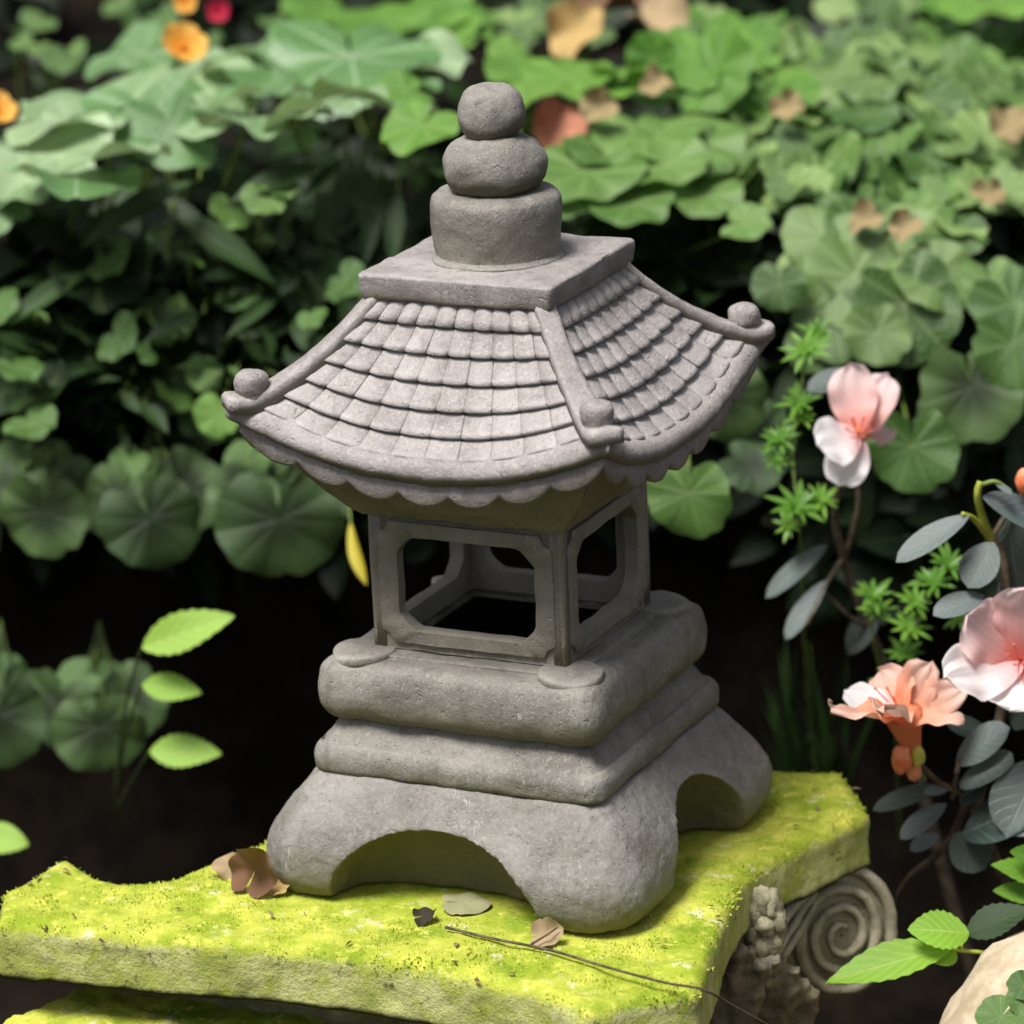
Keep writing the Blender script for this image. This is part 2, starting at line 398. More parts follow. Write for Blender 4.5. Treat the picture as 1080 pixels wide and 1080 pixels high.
# lower and upper cushion tiers
def tier(name, prof, seed, mat=m_stone, n=4, **kw):
    v, f = rsq(spline(prof, n), n=160, **kw); me = mesh(name, v, f)
    bm = bmesh.new(); bm.from_mesh(me)
    bmesh.ops.subdivide_edges(bm, edges=[e for e in bm.edges if e.calc_length() > .009 and len(e.link_faces) == 2 and all(len(q.verts) == 4 for q in e.link_faces)], cuts=1, use_grid_fill=True)
    bm.to_mesh(me); bm.free()
    rough(me, .0016, 30, seed); rough(me, .0004, 170, seed + 5)
    for p in me.polygons: p.use_smooth = True
    return link(name, me, mat, lan)
tier('lower_tier', [(.122, .016, .0955), (.1280, .016, .0972), (.1302, .016, .102), (.1302, .016, .1125), (.1268, .015, .1192), (.1245, .016, .1206), (.1238, .016, .1200), (.1225, .016, .1215), (.118, .014, .129), (.112, .012, .138), (.108, .012, .146)], 3, cap_bottom=False, cap_top=False)
up = tier('upper_tier', [(.102, .012, .1425), (.113, .015, .1405), (.1195, .018, .1435), (.1238, .019, .151), (.1255, .019, .163), (.1242, .019, .1765), (.1205, .017, .1855), (.1140, .015, .1894), (.1045, .012, .1902), (.0985, .004, .1902), (.0978, .003, .1922), (.0955, .003, .1932), (.088, .003, .1935), (.071, .003, .1935), (.0705, .003, .192), (.070, .003, .16), (.070, .003, .11)], 4, cap_bottom=False, cap_top=False)
me = mesh('shade_sheet', *rsq([(.0692, .003, .1895), (.0692, .003, .15), (.0692, .003, .112)], cap_top=True, cap_bottom=False)); me.flip_normals(); link('hollow_shade_sheet', me, m_dark, lan)  # added black sheet in the well, its colour stands for the shade inside
# round pads at the four corners of the upper tier
def lathe(prof, n=40, cx=0, cy=0, wob=0):
    vs = []; fs = []
    for (r, z) in prof:
        for i in range(n):
            a = 2 * PI * i / n; vs.append((cx + r * math.cos(a), cy + r * math.sin(a), z))
    for k in range(len(prof) - 1):
        for i in range(n): fs.append((k * n + i, k * n + (i + 1) % n, (k + 1) * n + (i + 1) % n, (k + 1) * n + i))
    fs.append(tuple(range(n - 1, -1, -1))); fs.append(tuple((len(prof) - 1) * n + i for i in range(n)))
    return vs, fs
for sx in (-1, 1):
    for sy in (-1, 1):
        v, f = lathe([(.0262, .184), (.0264, .1925), (.0261, .1946), (.0250, .1954), (.015, .1957), (.002, .1957)], 48, sx * .0918, sy * .0918)
        me = mesh('pad', v, f)
        for q in me.vertices:                 # drape the outer rim over the rounded corner
            d = max(0, (abs(q.co.x) + abs(q.co.y)) - .195); q.co.z -= d * d * 6
        link('corner_pad', rough(me, .0009, 60, sx + 2 * sy), m_stone, lan)

# light box: four corner posts, four window panels with raised notched frames
ZB, ZT, HW = .1945, .322, .0872
def octo(x0, x1, z0, z1, ch, n=6, notch=False):   # closed loop of points, chamfered or notched (concave) corners
    pts = []
    cs = [((x1, z0), 270), ((x1, z1), 0), ((x0, z1), 90), ((x0, z0), 180)]
    for (cx, cz), a0 in cs:
        for k in range(n + 1):
            t = k / n
            if notch:
                sx = 1 if cx > (x0 + x1) / 2 else -1; sz = 1 if cz > (z0 + z1) / 2 else -1
                b0 = {(1, -1): 180, (1, 1): 270, (-1, 1): 0, (-1, -1): 90}[(sx, sz)]
                a = R(b0 - 90 * t); a = R(b0) - R(90) * t
                pts.append((cx + ch * math.cos(a), cz + ch * math.sin(a)))
            else:
                sx = 1 if cx > (x0 + x1) / 2 else -1; sz = 1 if cz > (z0 + z1) / 2 else -1
                ccx, ccz = cx - sx * ch, cz - sz * ch; a = R(a0 + 90 * t); rr = ch * (1 - .22 * math.sin(2 * R(90 * t)))
                pts.append((ccx + rr * math.cos(a), ccz + rr * math.sin(a)))
    out = []                                  # resample to 96 by length
    L = [0]
    for a, b in zip(pts, pts[1:] + pts[:1]): L.append(L[-1] + math.dist(a, b))
    for i in range(120):
        d = L[-1] * i / 120; k = max(j for j in range(len(pts)) if L[j] <= d + 1e-9)
        a, b = pts[k], pts[(k + 1) % len(pts)]; t = (d - L[k]) / max(1e-9, L[k + 1] - L[k])
        out.append((a[0] + (b[0] - a[0]) * t, a[1] + (b[1] - a[1]) * t))
    return out
def align(loop):                              # start each loop at the angle 0 direction so that rings match
    cx = sum(p[0] for p in loop) / len(loop); cz = sum(p[1] for p in loop) / len(loop)
    out = []
    for i in range(120):
        a = -PI + 2 * PI * i / 120; d = (math.cos(a), math.sin(a)); best = None
        for (p, q) in zip(loop, loop[1:] + loop[:1]):
            ex, ez = q[0] - p[0], q[1] - p[1]; det = d[0] * -ez + d[1] * ex
            if abs(det) < 1e-12: continue
            t = ((p[0]) * -ez + (p[1]) * ex) / det; s_ = (d[0] * (p[1]) - d[1] * (p[0])) / det if False else None
            px_, pz_ = d[0] * t, d[1] * t
            u = ((px_ - p[0]) * ex + (pz_ - p[1]) * ez) / (ex * ex + ez * ez + 1e-18)
            if t > 0 and -1e-6 <= u <= 1 + 1e-6 and (best is None or t > best): best = t
        out.append((d[0] * best, d[1] * best))
    return out
zc = .250
def panel_mesh(k):
    op = align(octo(-.0610, .0610, .2125 - zc, .291 - zc, .014))
    fr = align(octo(-.0775, .0775, .2005 - zc, .304 - zc, .0105, notch=True))
    re = align(octo(-.0805, .0805, ZB - zc, ZT - zc, .0005))
    rings = [(re, -.0842 + .014), (re, -.0835), (fr, -.0838), (fr, -.0868), (None, 0), (op, -.0872), (op, -.0850), (op, -.070)]
    # bevelled raised frame
    mid = [((a[0] * .985), (a[1] * .985)) for a in fr]; mid2 = [(a[0] * 1.02, a[1] * 1.02) for a in op]
    rings = [(re, -.074), (re, -.0842), (fr, -.0844), (fr, -.0866), (mid, -.0873), (mid2, -.0873), (op, -.0864), (op, -.074)]
    vs = []; fs = []; n = 120
    for lp, y in rings:
        for (x, z) in lp: vs.append((x, y, z + zc))
    m = len(rings)
    for r_ in range(m):
        for i in range(n):
            a, b = r_ * n + i, r_ * n + (i + 1) % n; c, d = ((r_ + 1) % m) * n + (i + 1) % n, ((r_ + 1) % m) * n + i
            fs.append((a, b, c, d))
    me = mesh('panel', vs, fs)
    bm = bmesh.new(); bm.from_mesh(me); bmesh.ops.recalc_face_normals(bm, faces=bm.faces)
    for e in bm.edges:
        if len(e.link_faces) == 2 and e.calc_face_angle(0) > R(40): e.smooth = False
    bm.to_mesh(me); bm.free()
    for p in me.polygons: p.use_smooth = True
    rough(me, .0009, 45, 11 + k); return me
for k in range(4):
    o = link('window_panel', panel_mesh(k), m_cage, lan); o.rotation_euler = (0, 0, k * PI / 2)
for k in range(4):
    v, f = rsq([(.0058, .002, ZB), (.0058, .002, ZB + .03), (.0058, .002, ZB + .08), (.0058, .002, ZT)], 24)
    mb = MB(); mb.add(v, f)
    mb.tube([(.0035, -.0035, ZB + i * (ZT - ZB) / 10) for i in range(11)], .0026, .0028, 10)
    me = mb.mesh('post')
    for q in me.vertices: q.co.x += .0800; q.co.y -= .0800
    rough(me, .0006, 70, 20 + k)
    o = link('corner_post', me, m_cage, lan); o.rotation_euler = (0, 0, k * PI / 2)

# roof
RT0, RE, ZR0, ZE, LIFT = .073, .147, .4885, .3765, .037
def rr(t): return RT0 + (RE - RT0) * t
def roofP(t, u):
    g = 1 + .045 * abs(u) ** 5 * t * t + .02 * (1 - u * u) * t * t
    z = ZR0 - (ZR0 - ZE) * (1 - max(0, 1 - t) ** 1.10 if t <= 1 else 1) + LIFT * abs(u) ** 2.3 * t ** 1.5
    return Vector((u * rr(t) * g, -rr(t) * g, z))
def roofN(t, u):
    e = 1e-3; a = roofP(t + e, u) - roofP(t - e, u); b = roofP(t, u + e) - roofP(t, u - e)
    n = b.cross(a).normalized()
    return -n if n.z < 0 else n
ROWS, COLS = 6, 10
def tiles_mesh(k):
    mb = MB(); rg = random.Random(40 + k)
    edges = [-.12, .160, .325, .49, .655, .82, .985]
    for r_ in range(ROWS):
        ta, tb = edges[r_], edges[r_ + 1]
        for c in range(COLS):
            ua, ub = -1 + 2 * c / COLS, -1 + 2 * (c + 1) / COLS
            ua, ub = ua * .985, ub * .985
            jit = rg.uniform(-.0006, .0006); tilt = rg.uniform(-.0005, .0005)
            nx, ny = 8, 5; vs = []; fs = []; uvs = []
            for j in range(ny + 2):
                for i in range(nx + 1):
                    s_ = i / nx; u = ua + (ub - ua) * s_
                    cr = (1 - abs(2 * s_ - 1) ** 2.6)
                    q = min(1, j / ny); t = ta + (tb + .012 * cr - ta) * q
                    off = .0004 + .0040 * q + .0032 * cr * (.7 + .3 * q) - .0014 + jit * .5 + tilt * .5 * (2 * s_ - 1)
                    if q == 1 and j == ny: off -= .0006
                    if j == ny + 1: off = -.0025; t -= .004
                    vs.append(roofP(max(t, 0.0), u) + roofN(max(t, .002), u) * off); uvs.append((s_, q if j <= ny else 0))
            for j in range(ny + 1):
                for i in range(nx): a = j * (nx + 1) + i; fs.append((a, a + nx + 1, a + nx + 2, a + 1))
            mb.add(vs, fs, uvs)
    # smooth bed under the tiles
    vs = []; fs = []
    for j in range(13):
        for i in range(25): t = j / 12; u = -1 + i / 12; vs.append(roofP(t, u) + roofN(max(t, .002), u) * -.0012)
    for j in range(12):
        for i in range(24): a = j * 25 + i; fs.append((a, a + 25, a + 26, a + 1))
    mb.add(vs, fs)
    me = mb.mesh('tiles')
    rough(me, .0006, 90, 30 + k)
    return me
def eave_mesh(k):                              # rounded two-step fascia along the lower edge
    sec = [(-.010, -.0005), (-.004, .0034), (.002, .0030), (.0070, .0014), (.0098, -.0020), (.0102, -.0052), (.0085, -.0082), (.0052, -.0098), (.0032, -.0112), (.0025, -.0140), (-.0040, -.0150), (-.012, -.0140)]
    sec = spline([(o * (1.15 if o > 0 else 1), z * 1.4) for o, z in sec], 2)
    vs = []; fs = []; n = 64
    for i in range(n + 1):
        u = -1 + 2 * i / n; p = roofP(1, u)
        for (o, z) in sec:
            sc_ = 1 + o / RE
            vs.append((p.x * sc_, p.y * sc_, p.z + z))
    m = len(sec)
    for i in range(n):
        for j in range(m - 1): a = i * m + j; fs.append((a, a + 1, a + m + 1, a + m))
    me = mesh('eave', vs, fs); rough(me, .0009, 55, 50 + k); return me
def fringe_mesh(k):
    vs = []; fs = []; n = 120; S = 7
    for i in range(n + 1):
        u = -1 + 2 * i / n; p = roofP(1, u)
        sc_ = abs(math.sin((u + 1) / 2 * S * PI)); dep = .0080 + .0100 * sc_ ** .6
        zb = p.z - .0165
        for (o, z) in [(.0035, 0), (.0045, -.006), (.0040, -dep + .002), (.0030, -dep), (-.0035, -dep), (-.0085, -dep + .003), (-.011, -.004), (-.012, 0)]:
            q = 1 + o / RE; vs.append((p.x * q, p.y * q, zb + z))
    for i in range(n):
        for j in range(7): a = i * 8 + j; fs.append((a, a + 1, a + 9, a + 8))
    me = mesh('fringe', vs, fs); rough(me, .0007, 70, 60 + k); return me
def soffit_mesh(k):
    vs = []; fs = []; n = 32; m = 12
    for i in range(n + 1):
        u = -1 + 2 * i / n; p = roofP(1, u); p = Vector((p.x * .955, p.y * .955, p.z - .0185))
        q = Vector((u * .0885, -.0885, .3085))
        for j in range(m + 1):
            t = j / m; c = p.lerp(q, t); c.z -= .009 * math.sin(PI * t) * (.3 + .7 * abs(u)) - .004 * math.sin(PI * t * 3) * (1 - abs(u))
            vs.append(c)
    for i in range(n):
        for j in range(m): a = i * (m + 1) + j; fs.append((a, a + 1, a + m + 2, a + m + 1))
    me = mesh('soffit', vs, fs); rough(me, .0022, 35, 70 + k); return me
for k in range(4):
    for nm, fn in (('tiled_roof_face', tiles_mesh), ('eave_moulding', eave_mesh), ('scalloped_fringe', fringe_mesh), ('soffit', soffit_mesh)):
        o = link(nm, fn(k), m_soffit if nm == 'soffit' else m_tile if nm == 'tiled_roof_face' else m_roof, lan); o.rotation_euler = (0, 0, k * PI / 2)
# hip ridges with knobs
def ridge_mesh(k):
    vs = []; fs = []; n = 40
    sec = [(-1, -1.2), (-1, .35), (-.9, .80), (-.6, .98), (-.2, 1.05), (.2, 1.05), (.6, .98), (.9, .80), (1, .35), (1, -1.2)]
    d = Vector((1, -1, 0)).normalized(); sd = Vector((1, 1, 0)).normalized()
    last = None
    for i in range(n + 1):
        t = -.02 + 1.13 * i / n
        p = roofP(min(max(t, 0), 1.0), 1)
        if t > 1: p = p + d * (t - 1) * .155 + Vector((0, 0, .002 * math.sin((t - 1) * 12)))
        if t < 0: p = p - d * .002
        wd = .0085 + .0050 * t ** 2
        ht = .0062
        if i == n: wd *= .7; ht *= .75
        for (a, b) in sec: vs.append(p + sd * a * wd + Vector((0, 0, .0015 + b * ht)))
    m = len(sec)
    for i in range(n):
        for j in range(m): a, b = i * m + j, i * m + (j + 1) % m; fs.append((a, b, b + m, a + m))
    fs.append(tuple(range(m - 1, -1, -1))); fs.append(tuple(n * m + j for j in range(m)))
    me = mesh('ridge', vs, fs)
    bm = bmesh.new(); bm.from_mesh(me); bmesh.ops.recalc_face_normals(bm, faces=bm.faces); bm.to_mesh(me); bm.free()
    for p in me.polygons: p.use_smooth = True
    rough(me, .0009, 60, 80 + k); return me
for k in range(4):
    rd = link('hip_ridge', ridge_mesh(k), m_roof, lan); rd.rotation_euler = (0, 0, k * PI / 2)
    p = roofP(1, 1); c = p * (1 - .004 / .147); zb = p.z + .0062
    prof = spline([(.0128, zb - .002), (.0128, zb + .002), (.0134, zb + .005), (.0138, zb + .0095), (.0132, zb + .0145), (.0104, zb + .0182), (.005, zb + .0202), (.0004, zb + .0205)], 3)
    v, f = lathe(prof, 32, c.x, c.y); me = mesh('knob', v, f); rough(me, .0018, 48, 90 + k)
    link('knob', me, m_roof, rd)

# cap slab under the finial
v, f = rsq(spline([(.074, .003, .4862), (.0800, .0035, .4866), (.0822, .004, .4880), (.0832, .004, .4960), (.0836, .004, .5040), (.0828, .004, .5058), (.0800, .004, .5066), (.06, .004, .5070), (.03, .004, .5070)], 3), 160)
me = mesh('slab', v, f); rough(me, .0020, 22, 101); rough(me, .0004, 150, 102); link('cap_slab', me, m_roof, lan)
# finial
fin = spline([(.0535, .506), (.0535, .5085), (.0500, .5105), (.0495, .513), (.0512, .524), (.0526, .538), (.0530, .5495), (.0515, .5565), (.046, .5605), (.038, .5622), (.02, .5628), (.002, .5628)], 4)
v, f = lathe(fin, 72); me = mesh('finial', v, f); rough(me, .0016, 32, 103); rough(me, .0004, 150, 104)
fo = link('finial_drum', me, m_stone, lan)
bl = spline([(.026, .561), (.034, .5640), (.0400, .5715), (.0418, .5805), (.0404, .5895), (.0345, .5985), (.0255, .6045), (.018, .6060), (.002, .6060)], 4)
v, f = lathe(bl, 64); me = mesh('bulb', v, f); rough(me, .0026, 26, 105); rough(me, .0004, 150, 106); link('finial_bulb', me, m_stone, lan)
ba = spline([(.014, .604), (.0205, .6065), (.0252, .6140), (.0266, .6230), (.0248, .6330), (.0195, .6415), (.011, .6458), (.0005, .6468)], 4)
v, f = lathe(ba, 56); me = mesh('ball', v, f); rough(me, .0020, 34, 107); rough(me, .0004, 150, 108); link('finial_ball', me, m_stone, lan)

# ------------------------------------------------------------------ mossy capital
cap = empty('stone_capital', (0, 0, 0), -TH)
tag(cap, 'carved stone column capital coated with yellow-green moss, carrying the lantern', 'stone capital')
OUT = [(-.338, -.290), (-.216, -.277), (-.114, -.262), (-.008, -.254), (.11, -.262), (.185, -.286), (.251, -.222), (.222, -.105), (.201, .005), (.217, .076), (.247, .167), (.190, .247), (.131, .232), (.03, .205), (-.10, .190), (-.165, .175), (-.182, .10), (-.208, -.031), (-.235, -.103), (-.258, -.172), (-.300, -.176), (-.352, -.156), (-.368, -.228)]
def smooth_outline(P, corners=(0, 5, 6, 10, 11, 15, 21, 22), n=8):
    out = []
    k = len(P)
    for i in range(k):
        a, b, c, d = P[i - 1], P[i], P[(i + 1) % k], P[(i + 2) % k]
        if i in corners: a = b
        if (i + 1) % k in corners: d = c
        for j in range(n):
            t = j / n
            out.append(tuple(.5 * (2 * b[q] + (c[q] - a[q]) * t + (2 * a[q] - 5 * b[q] + 4 * c[q] - d[q]) * t * t + (3 * b[q] - a[q] - 3 * c[q] + d[q]) * t ** 3) for q in (0, 1)))
    return out
SO = smooth_outline(OUT)
def prism(levels):                            # levels: (inset factor or outline, z)
    vs = []; fs = []; n = len(levels[0][0])
    for lp, z in levels:
        for (x, y) in lp: vs.append((x, y, z))
    for k in range(len(levels) - 1):
        for i in range(n): fs.append((k * n + i, k * n + (i + 1) % n, (k + 1) * n + (i + 1) % n, (k + 1) * n + i))
    fs.append(tuple(range(n - 1, -1, -1))); fs.append(tuple((len(levels) - 1) * n + i for i in range(n)))
    return vs, fs
CC = (-.05, -.02)
def inset(lp, d):
    out = []; n = len(lp)
    for i in range(n):
        a, b = Vector(lp[i - 2]), Vector(lp[(i + 2) % n]); t = (b - a).normalized(); nn = Vector((-t.y, t.x))
        out.append((lp[i][0] + nn.x * d, lp[i][1] + nn.y * d))
    return out
v, f = prism([(inset(SO, .006), Z0 - .054), (inset(SO, .0), Z0 - .050), (inset(SO, .0), Z0 - .012), (inset(SO, .002), Z0 - .006), (inset(SO, .008), Z0 - .001), ])
me = remeshed(mesh('abacus', v, f), .0034, 3)
NRM = [q.normal.copy() for q in me.vertices]
for q, nr in zip(me.vertices, NRM):
    p = q.co.copy(); n1 = fbm(p, 12, 5); n2 = fbm(p, 45, 6)
    x, y = p.x, p.y
    under = max(abs(x), abs(y)) < .165
    k = min(1, max(0, (p.z - (Z0 - .022)) / .018)); k = k * k * (3 - 2 * k)
    q.co += nr * (.0026 * n1 + .0012 * n2) * (1 - k)
    q.co.z += ((-.0008 if under else .0035 * n1 + .0018 * n2) + .006 * math.exp(-(math.hypot(x + .348, y + .165) / .03) ** 2)) * k
me.update(); link('abacus', me, m_moss, cap)
# bell and shaft below
def circ(r, n, cx=CC[0], cy=CC[1]): return [(cx + r * math.cos(2 * PI * i / n), cy + r * math.sin(2 * PI * i / n)) for i in range(n)]
def lerp_loop(a, b, t): return [(p[0] + (q[0] - p[0]) * t, p[1] + (q[1] - p[1]) * t) for p, q in zip(a, b)]
n = len(SO); angs = [math.atan2(p[1] - CC[1], p[0] - CC[0]) for p in SO]
rc = [(CC[0] + .20 * math.cos(a), CC[1] + .17 * math.sin(a)) for a in angs]
i4 = inset(SO, .045)
lv = [(rc, 0.0), (rc, .12), (lerp_loop(rc, i4, .1), .25), (lerp_loop(rc, i4, .35), .36), (lerp_loop(rc, i4, .7), .42), (lerp_loop(rc, i4, .95), .444), (i4, Z0 - .050)]
v, f = prism(lv); me = remeshed(mesh('bell', v, f), .006, 3); rough(me, .008, 18, 7); rough(me, .003, 60, 8)
link('bell', me, m_cap, cap)
# second moulding along the front under the abacus
LO = [(-.345, -.302), (-.216, -.290), (-.10, -.272), (.0, -.262), (.10, -.262), (.15, -.255), (.15, -.16), (-.30, -.16)]
def dens(P, n=10):
    out = []
    for a, b in zip(P, P[1:] + P[:1]):
        for j in range(n): out.append((a[0] + (b[0] - a[0]) * j / n, a[1] + (b[1] - a[1]) * j / n))
    return out
LD = dens(LO)
v, f = prism([(inset(LD, .02), Z0 - .17), (inset(LD, .004), Z0 - .16), (LD, Z0 - .12), (inset(LD, .003), Z0 - .094), (inset(LD, .012), Z0 - .086)])
me = remeshed(mesh('mould', v, f), .0045, 4); rough(me, .006, 16, 9); rough(me, .0025, 55, 10); link('lower_moulding', me, m_moss, cap)

# corner volute: spiral scroll in relief
def to_cap(p): return Matrix.Rotation(TH, 4, 'Z') @ Vector(p)
def volute(center_w, nrm_w, rad, thick, turns, flip=1, tail=True):
    n_ = Vector(nrm_w).normalized(); xx = Vector((0, 0, 1)).cross(n_).normalized(); yy = n_.cross(xx) * 1.10; xx = xx * .97
    if flip < 0: xx = -xx
    mb = MB()
    vs = []; fs = []; K = 56
    for (r, d) in [(.80, -thick), (1.0, -thick * .8), (1.0, -.004), (.96, 0), (.5, .001), (.02, .003)]:
        for i in range(K):
            a = 2 * PI * i / K; vs.append(Vector(center_w) + (xx * math.cos(a) + yy * math.sin(a)) * rad * r + n_ * d)
    for k in range(5):
        for i in range(K): fs.append((k * K + i, k * K + (i + 1) % K, (k + 1) * K + (i + 1) % K, (k + 1) * K + i))
    fs.append(tuple(range(K))); mb.add(vs, fs)
    pts = []
    for i in range(150):
        t = i / 149; a = PI * .55 - t * turns * 2 * PI; r = rad * (1.0 - .86 * t ** .9)
        pts.append(Vector(center_w) + (xx * math.cos(a) + yy * math.sin(a)) * r + n_ * (.002 + .004 * t))
    p0 = pts[0]
    pre = bez(at(792, 1012, -.075), at(832, 955, -.02), p0, 14)[:-1]
    mb.tube(pre + pts, .0060, .0034, 9, ref=n_)
    for dz, r in ((.016, .0050), (.030, .0046)):
        pr = bez(at(794, 1020, -.075) - Vector((0, 0, dz)), at(832, 965, -.025) - Vector((0, 0, dz)), p0 - Vector((0, 0, dz * .85)) - xx * .012 + n_ * .002, 14)
        mb.tube(pr, r, r * .7, 8, ref=n_)
    me = mb.mesh('volute'); me.transform(Matrix.Rotation(TH, 4, 'Z'))
    bm = bmesh.new(); bm.from_mesh(me); bmesh.ops.recalc_face_normals(bm, faces=bm.faces); bm.to_mesh(me); bm.free()
    rough(me, .0018, 60, 12)
    return link('volute', me, m_cap, cap)
vc = at(886, 985, .035)
volute(vc, (.34, -.93, .10), .054, .05, 3.1)
# flower boss and acanthus leaf in the middle of the right-hand side
def blob(mb, c, r, sx=1, sy=1, sz=1, seed=0):
    bm = bmesh.new(); bmesh.ops.create_icosphere(bm, subdivisions=3, radius=1)
    vs = [Vector((q.co.x * sx, q.co.y * sy, q.co.z * sz)) * r * (1 + .25 * fbm(q.co, 1.6, seed)) + Vector(c) for q in bm.verts]
    bm.verts.ensure_lookup_table(); fs = [tuple(x.index for x in q.verts) for q in bm.faces]; bm.free(); mb.add(vs, fs)
mb = MB(); c0 = at(806, 972, -.075)
for i in range(7):
    a = i / 7 * 2 * PI; blob(mb, c0 + Vector((.011 * math.cos(a), -.004, .020 * math.sin(a))), .0115, .8, .8, 1.2, i)
blob(mb, c0 + Vector((.0, -.010, 0)), .009, seed=9)
for i in range(3): blob(mb, c0 + Vector((-.012 + .006 * i, .0, -.036 - .006 * i)), .009, .9, .8, 1.3, 20 + i)
me = mb.mesh('boss'); me.transform(Matrix.Rotation(TH, 4, 'Z')); link('flower_boss', rough(me, .002, 90, 3), plain('pale_lichen_stone', (.20, .18, .11), (.46, .42, .28), 90, .9, .8), cap)
mb = MB()
for j, (px, py, Y, s_) in enumerate([(772, 1035, -.085, 1.2), (808, 1040, -.065, 1.1), (832, 1062, -.045, 1.0)]):
    c = at(px, py, Y)
    for i in range(5):
        a = -1.0 + 2.0 * i / 4
        mb.tube(bez(c + Vector((0, .016, -.07 * s_)), c + Vector((.022 * math.sin(a) * s_, .004, -.01)), c + Vector((.026 * math.sin(a) * s_, -.006, .030 * math.cos(a) * s_))), .0085, .0060, 8)
    mb.tube(bez(c + Vector((0, .004, -.02)), c + Vector((0, -.008, .02)), c + Vector((.004, -.022, .032 * s_))), .006, .008, 8)
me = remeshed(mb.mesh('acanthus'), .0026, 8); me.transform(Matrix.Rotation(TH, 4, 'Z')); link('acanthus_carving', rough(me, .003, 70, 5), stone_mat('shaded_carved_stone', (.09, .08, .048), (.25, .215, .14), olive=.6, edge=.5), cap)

# ------------------------------------------------------------------ leaf shapes
def round_leaf(seed, lobes=9, scal=.05, cup=.15, wav=.10, notch=.55, point=0.0, rib=.022):
    rg = random.Random(seed); K = 66; RI = [.0, .12, .28, .45, .62, .78, .9, 1.0]
    s1, s2, s3 = (rg.uniform(0, 6) for _ in range(3)); dents = [(rg.uniform(.6, 5.6), rg.uniform(.0, .10)) for _ in range(3)]
    vs = []; uv = []; fs = []
    for i in range(K + 1):
        ph = .07 + (2 * PI - .14) * i / K
        dn = min(ph, 2 * PI - ph)
        re = 1 - notch * math.exp(-(dn / .40) ** 2) + scal * (abs(math.cos(lobes * ph / 2)) ** .7 - .6) - .13 * (1 - math.cos(ph)) * -.15
        re += point * math.exp(-((ph - PI) / .45) ** 2)
        re *= 1 + .05 * math.sin(2 * ph + s1)
        for (q, dd) in dents: re -= dd * math.exp(-((ph - q) / .12) ** 2)
        for r in RI:
            rad = r * re
            z = cup * rad * rad + wav * rad * rad * math.sin(2 * ph + s2) + .55 * wav * rad ** 3 * math.sin(5 * ph + s3) - rib * rad * math.cos(lobes * ph)
            z -= .10 * rad ** 4
            vs.append((-rad * math.cos(ph), rad * math.sin(ph), z)); uv.append((ph / (2 * PI), r))
    m = len(RI)
    for i in range(K):
        for j in range(m - 1):
            a = i * m + j; fs.append((a, a + 1, a + m + 1, a + m))
    # faces wind so that the normal is +z
    me = mesh('round_leaf', vs, fs, True, uv)
    if sum(p.normal.z for p in me.polygons) < 0: me.flip_normals()
    return me
def ovate_verts(L=1.0, W=.3, fold=.15, droop=.25, nx=12, ny=6, wid=.9, serr=0.0, seed=0, wav=.0, tipround=1.0, ruff=0.0):
    rg = random.Random(seed); s1 = rg.uniform(0, 6)
    vs = []; uv = []; fs = []
    for i in range(nx + 1):
        t = i / nx; hw = W * (math.sin(PI * min(1, t ** wid)) ** (.8 / tipround)) if 0 < t < 1 else .0
        if t == 0: hw = W * .06
        if serr: hw *= 1 + serr * (1 if i % 2 else -1)
        for j in range(ny + 1):
            s_ = -1 + 2 * j / ny
            vs.append((t * L, s_ * hw, abs(s_) * hw * fold - droop * L * t * t + wav * math.sin(7 * t + s1) * s_ * L + ruff * (math.sin(9 * s_ + 2 * s1 + 3 * t) * t ** 2 + math.sin(17 * t + s1) * abs(s_) ** 2) * L))
            uv.append((.5 + s_ * .5, t))
    for i in range(nx):
        for j in range(ny): a = i * (ny + 1) + j; fs.append((a, a + ny + 1, a + ny + 2, a + 1))
    return vs, [tuple(reversed(q)) if False else q for q in fs], uv
def ovate(seed, **kw):
    v, f, u = ovate_verts(seed=seed, **kw); me = mesh('ovate', v, f, True, u)
    if sum(p.normal.z for p in me.polygons) < 0: me.flip_normals()
    return me
def frame(x, nrm):
    x = Vector(x).normalized(); n_ = Vector(nrm); n_ = (n_ - x * n_.dot(x)).normalized(); y = n_.cross(x)
    return Matrix((x, y, n_)).transposed()
def put(name, me, mat, parent, pos, xdir, nrm, s, sy=None):
    key = (me.name, mat.name)
    if key not in put.cache:
        c = me.copy(); c.materials.append(mat); put.cache[key] = c
    o = bpy.data.objects.new(name, put.cache[key]); col.objects.link(o); o.parent = parent
    Mx = frame(xdir, nrm).to_4x4() @ Matrix.Diagonal((s, s if sy is None else sy, s, 1))
    base = parent.matrix_parent_base if hasattr(parent, 'matrix_parent_base') else None
    loc = Vector(pos) - PB.get(parent.name, Vector((0, 0, 0)))
    o.matrix_local = Matrix.Translation(loc) @ Mx
    return o
put.cache = {}
PB = {}
def plant(name, loc, label, cat='plant', group=None):
    o = empty(name, loc); PB[o.name] = Vector(loc); return tag(o, label, cat, group)
def stem(parent, pts, r0, r1, mat=None, name='stem'):
    b = PB[parent.name]; mb = MB(); mb.tube([Vector(p) - b for p in pts], r0, r1, 6)
    return link(name, mb.mesh('stem'), mat or m_stem, parent)
def tocam(p): return (CAM - Vector(p)).normalized()

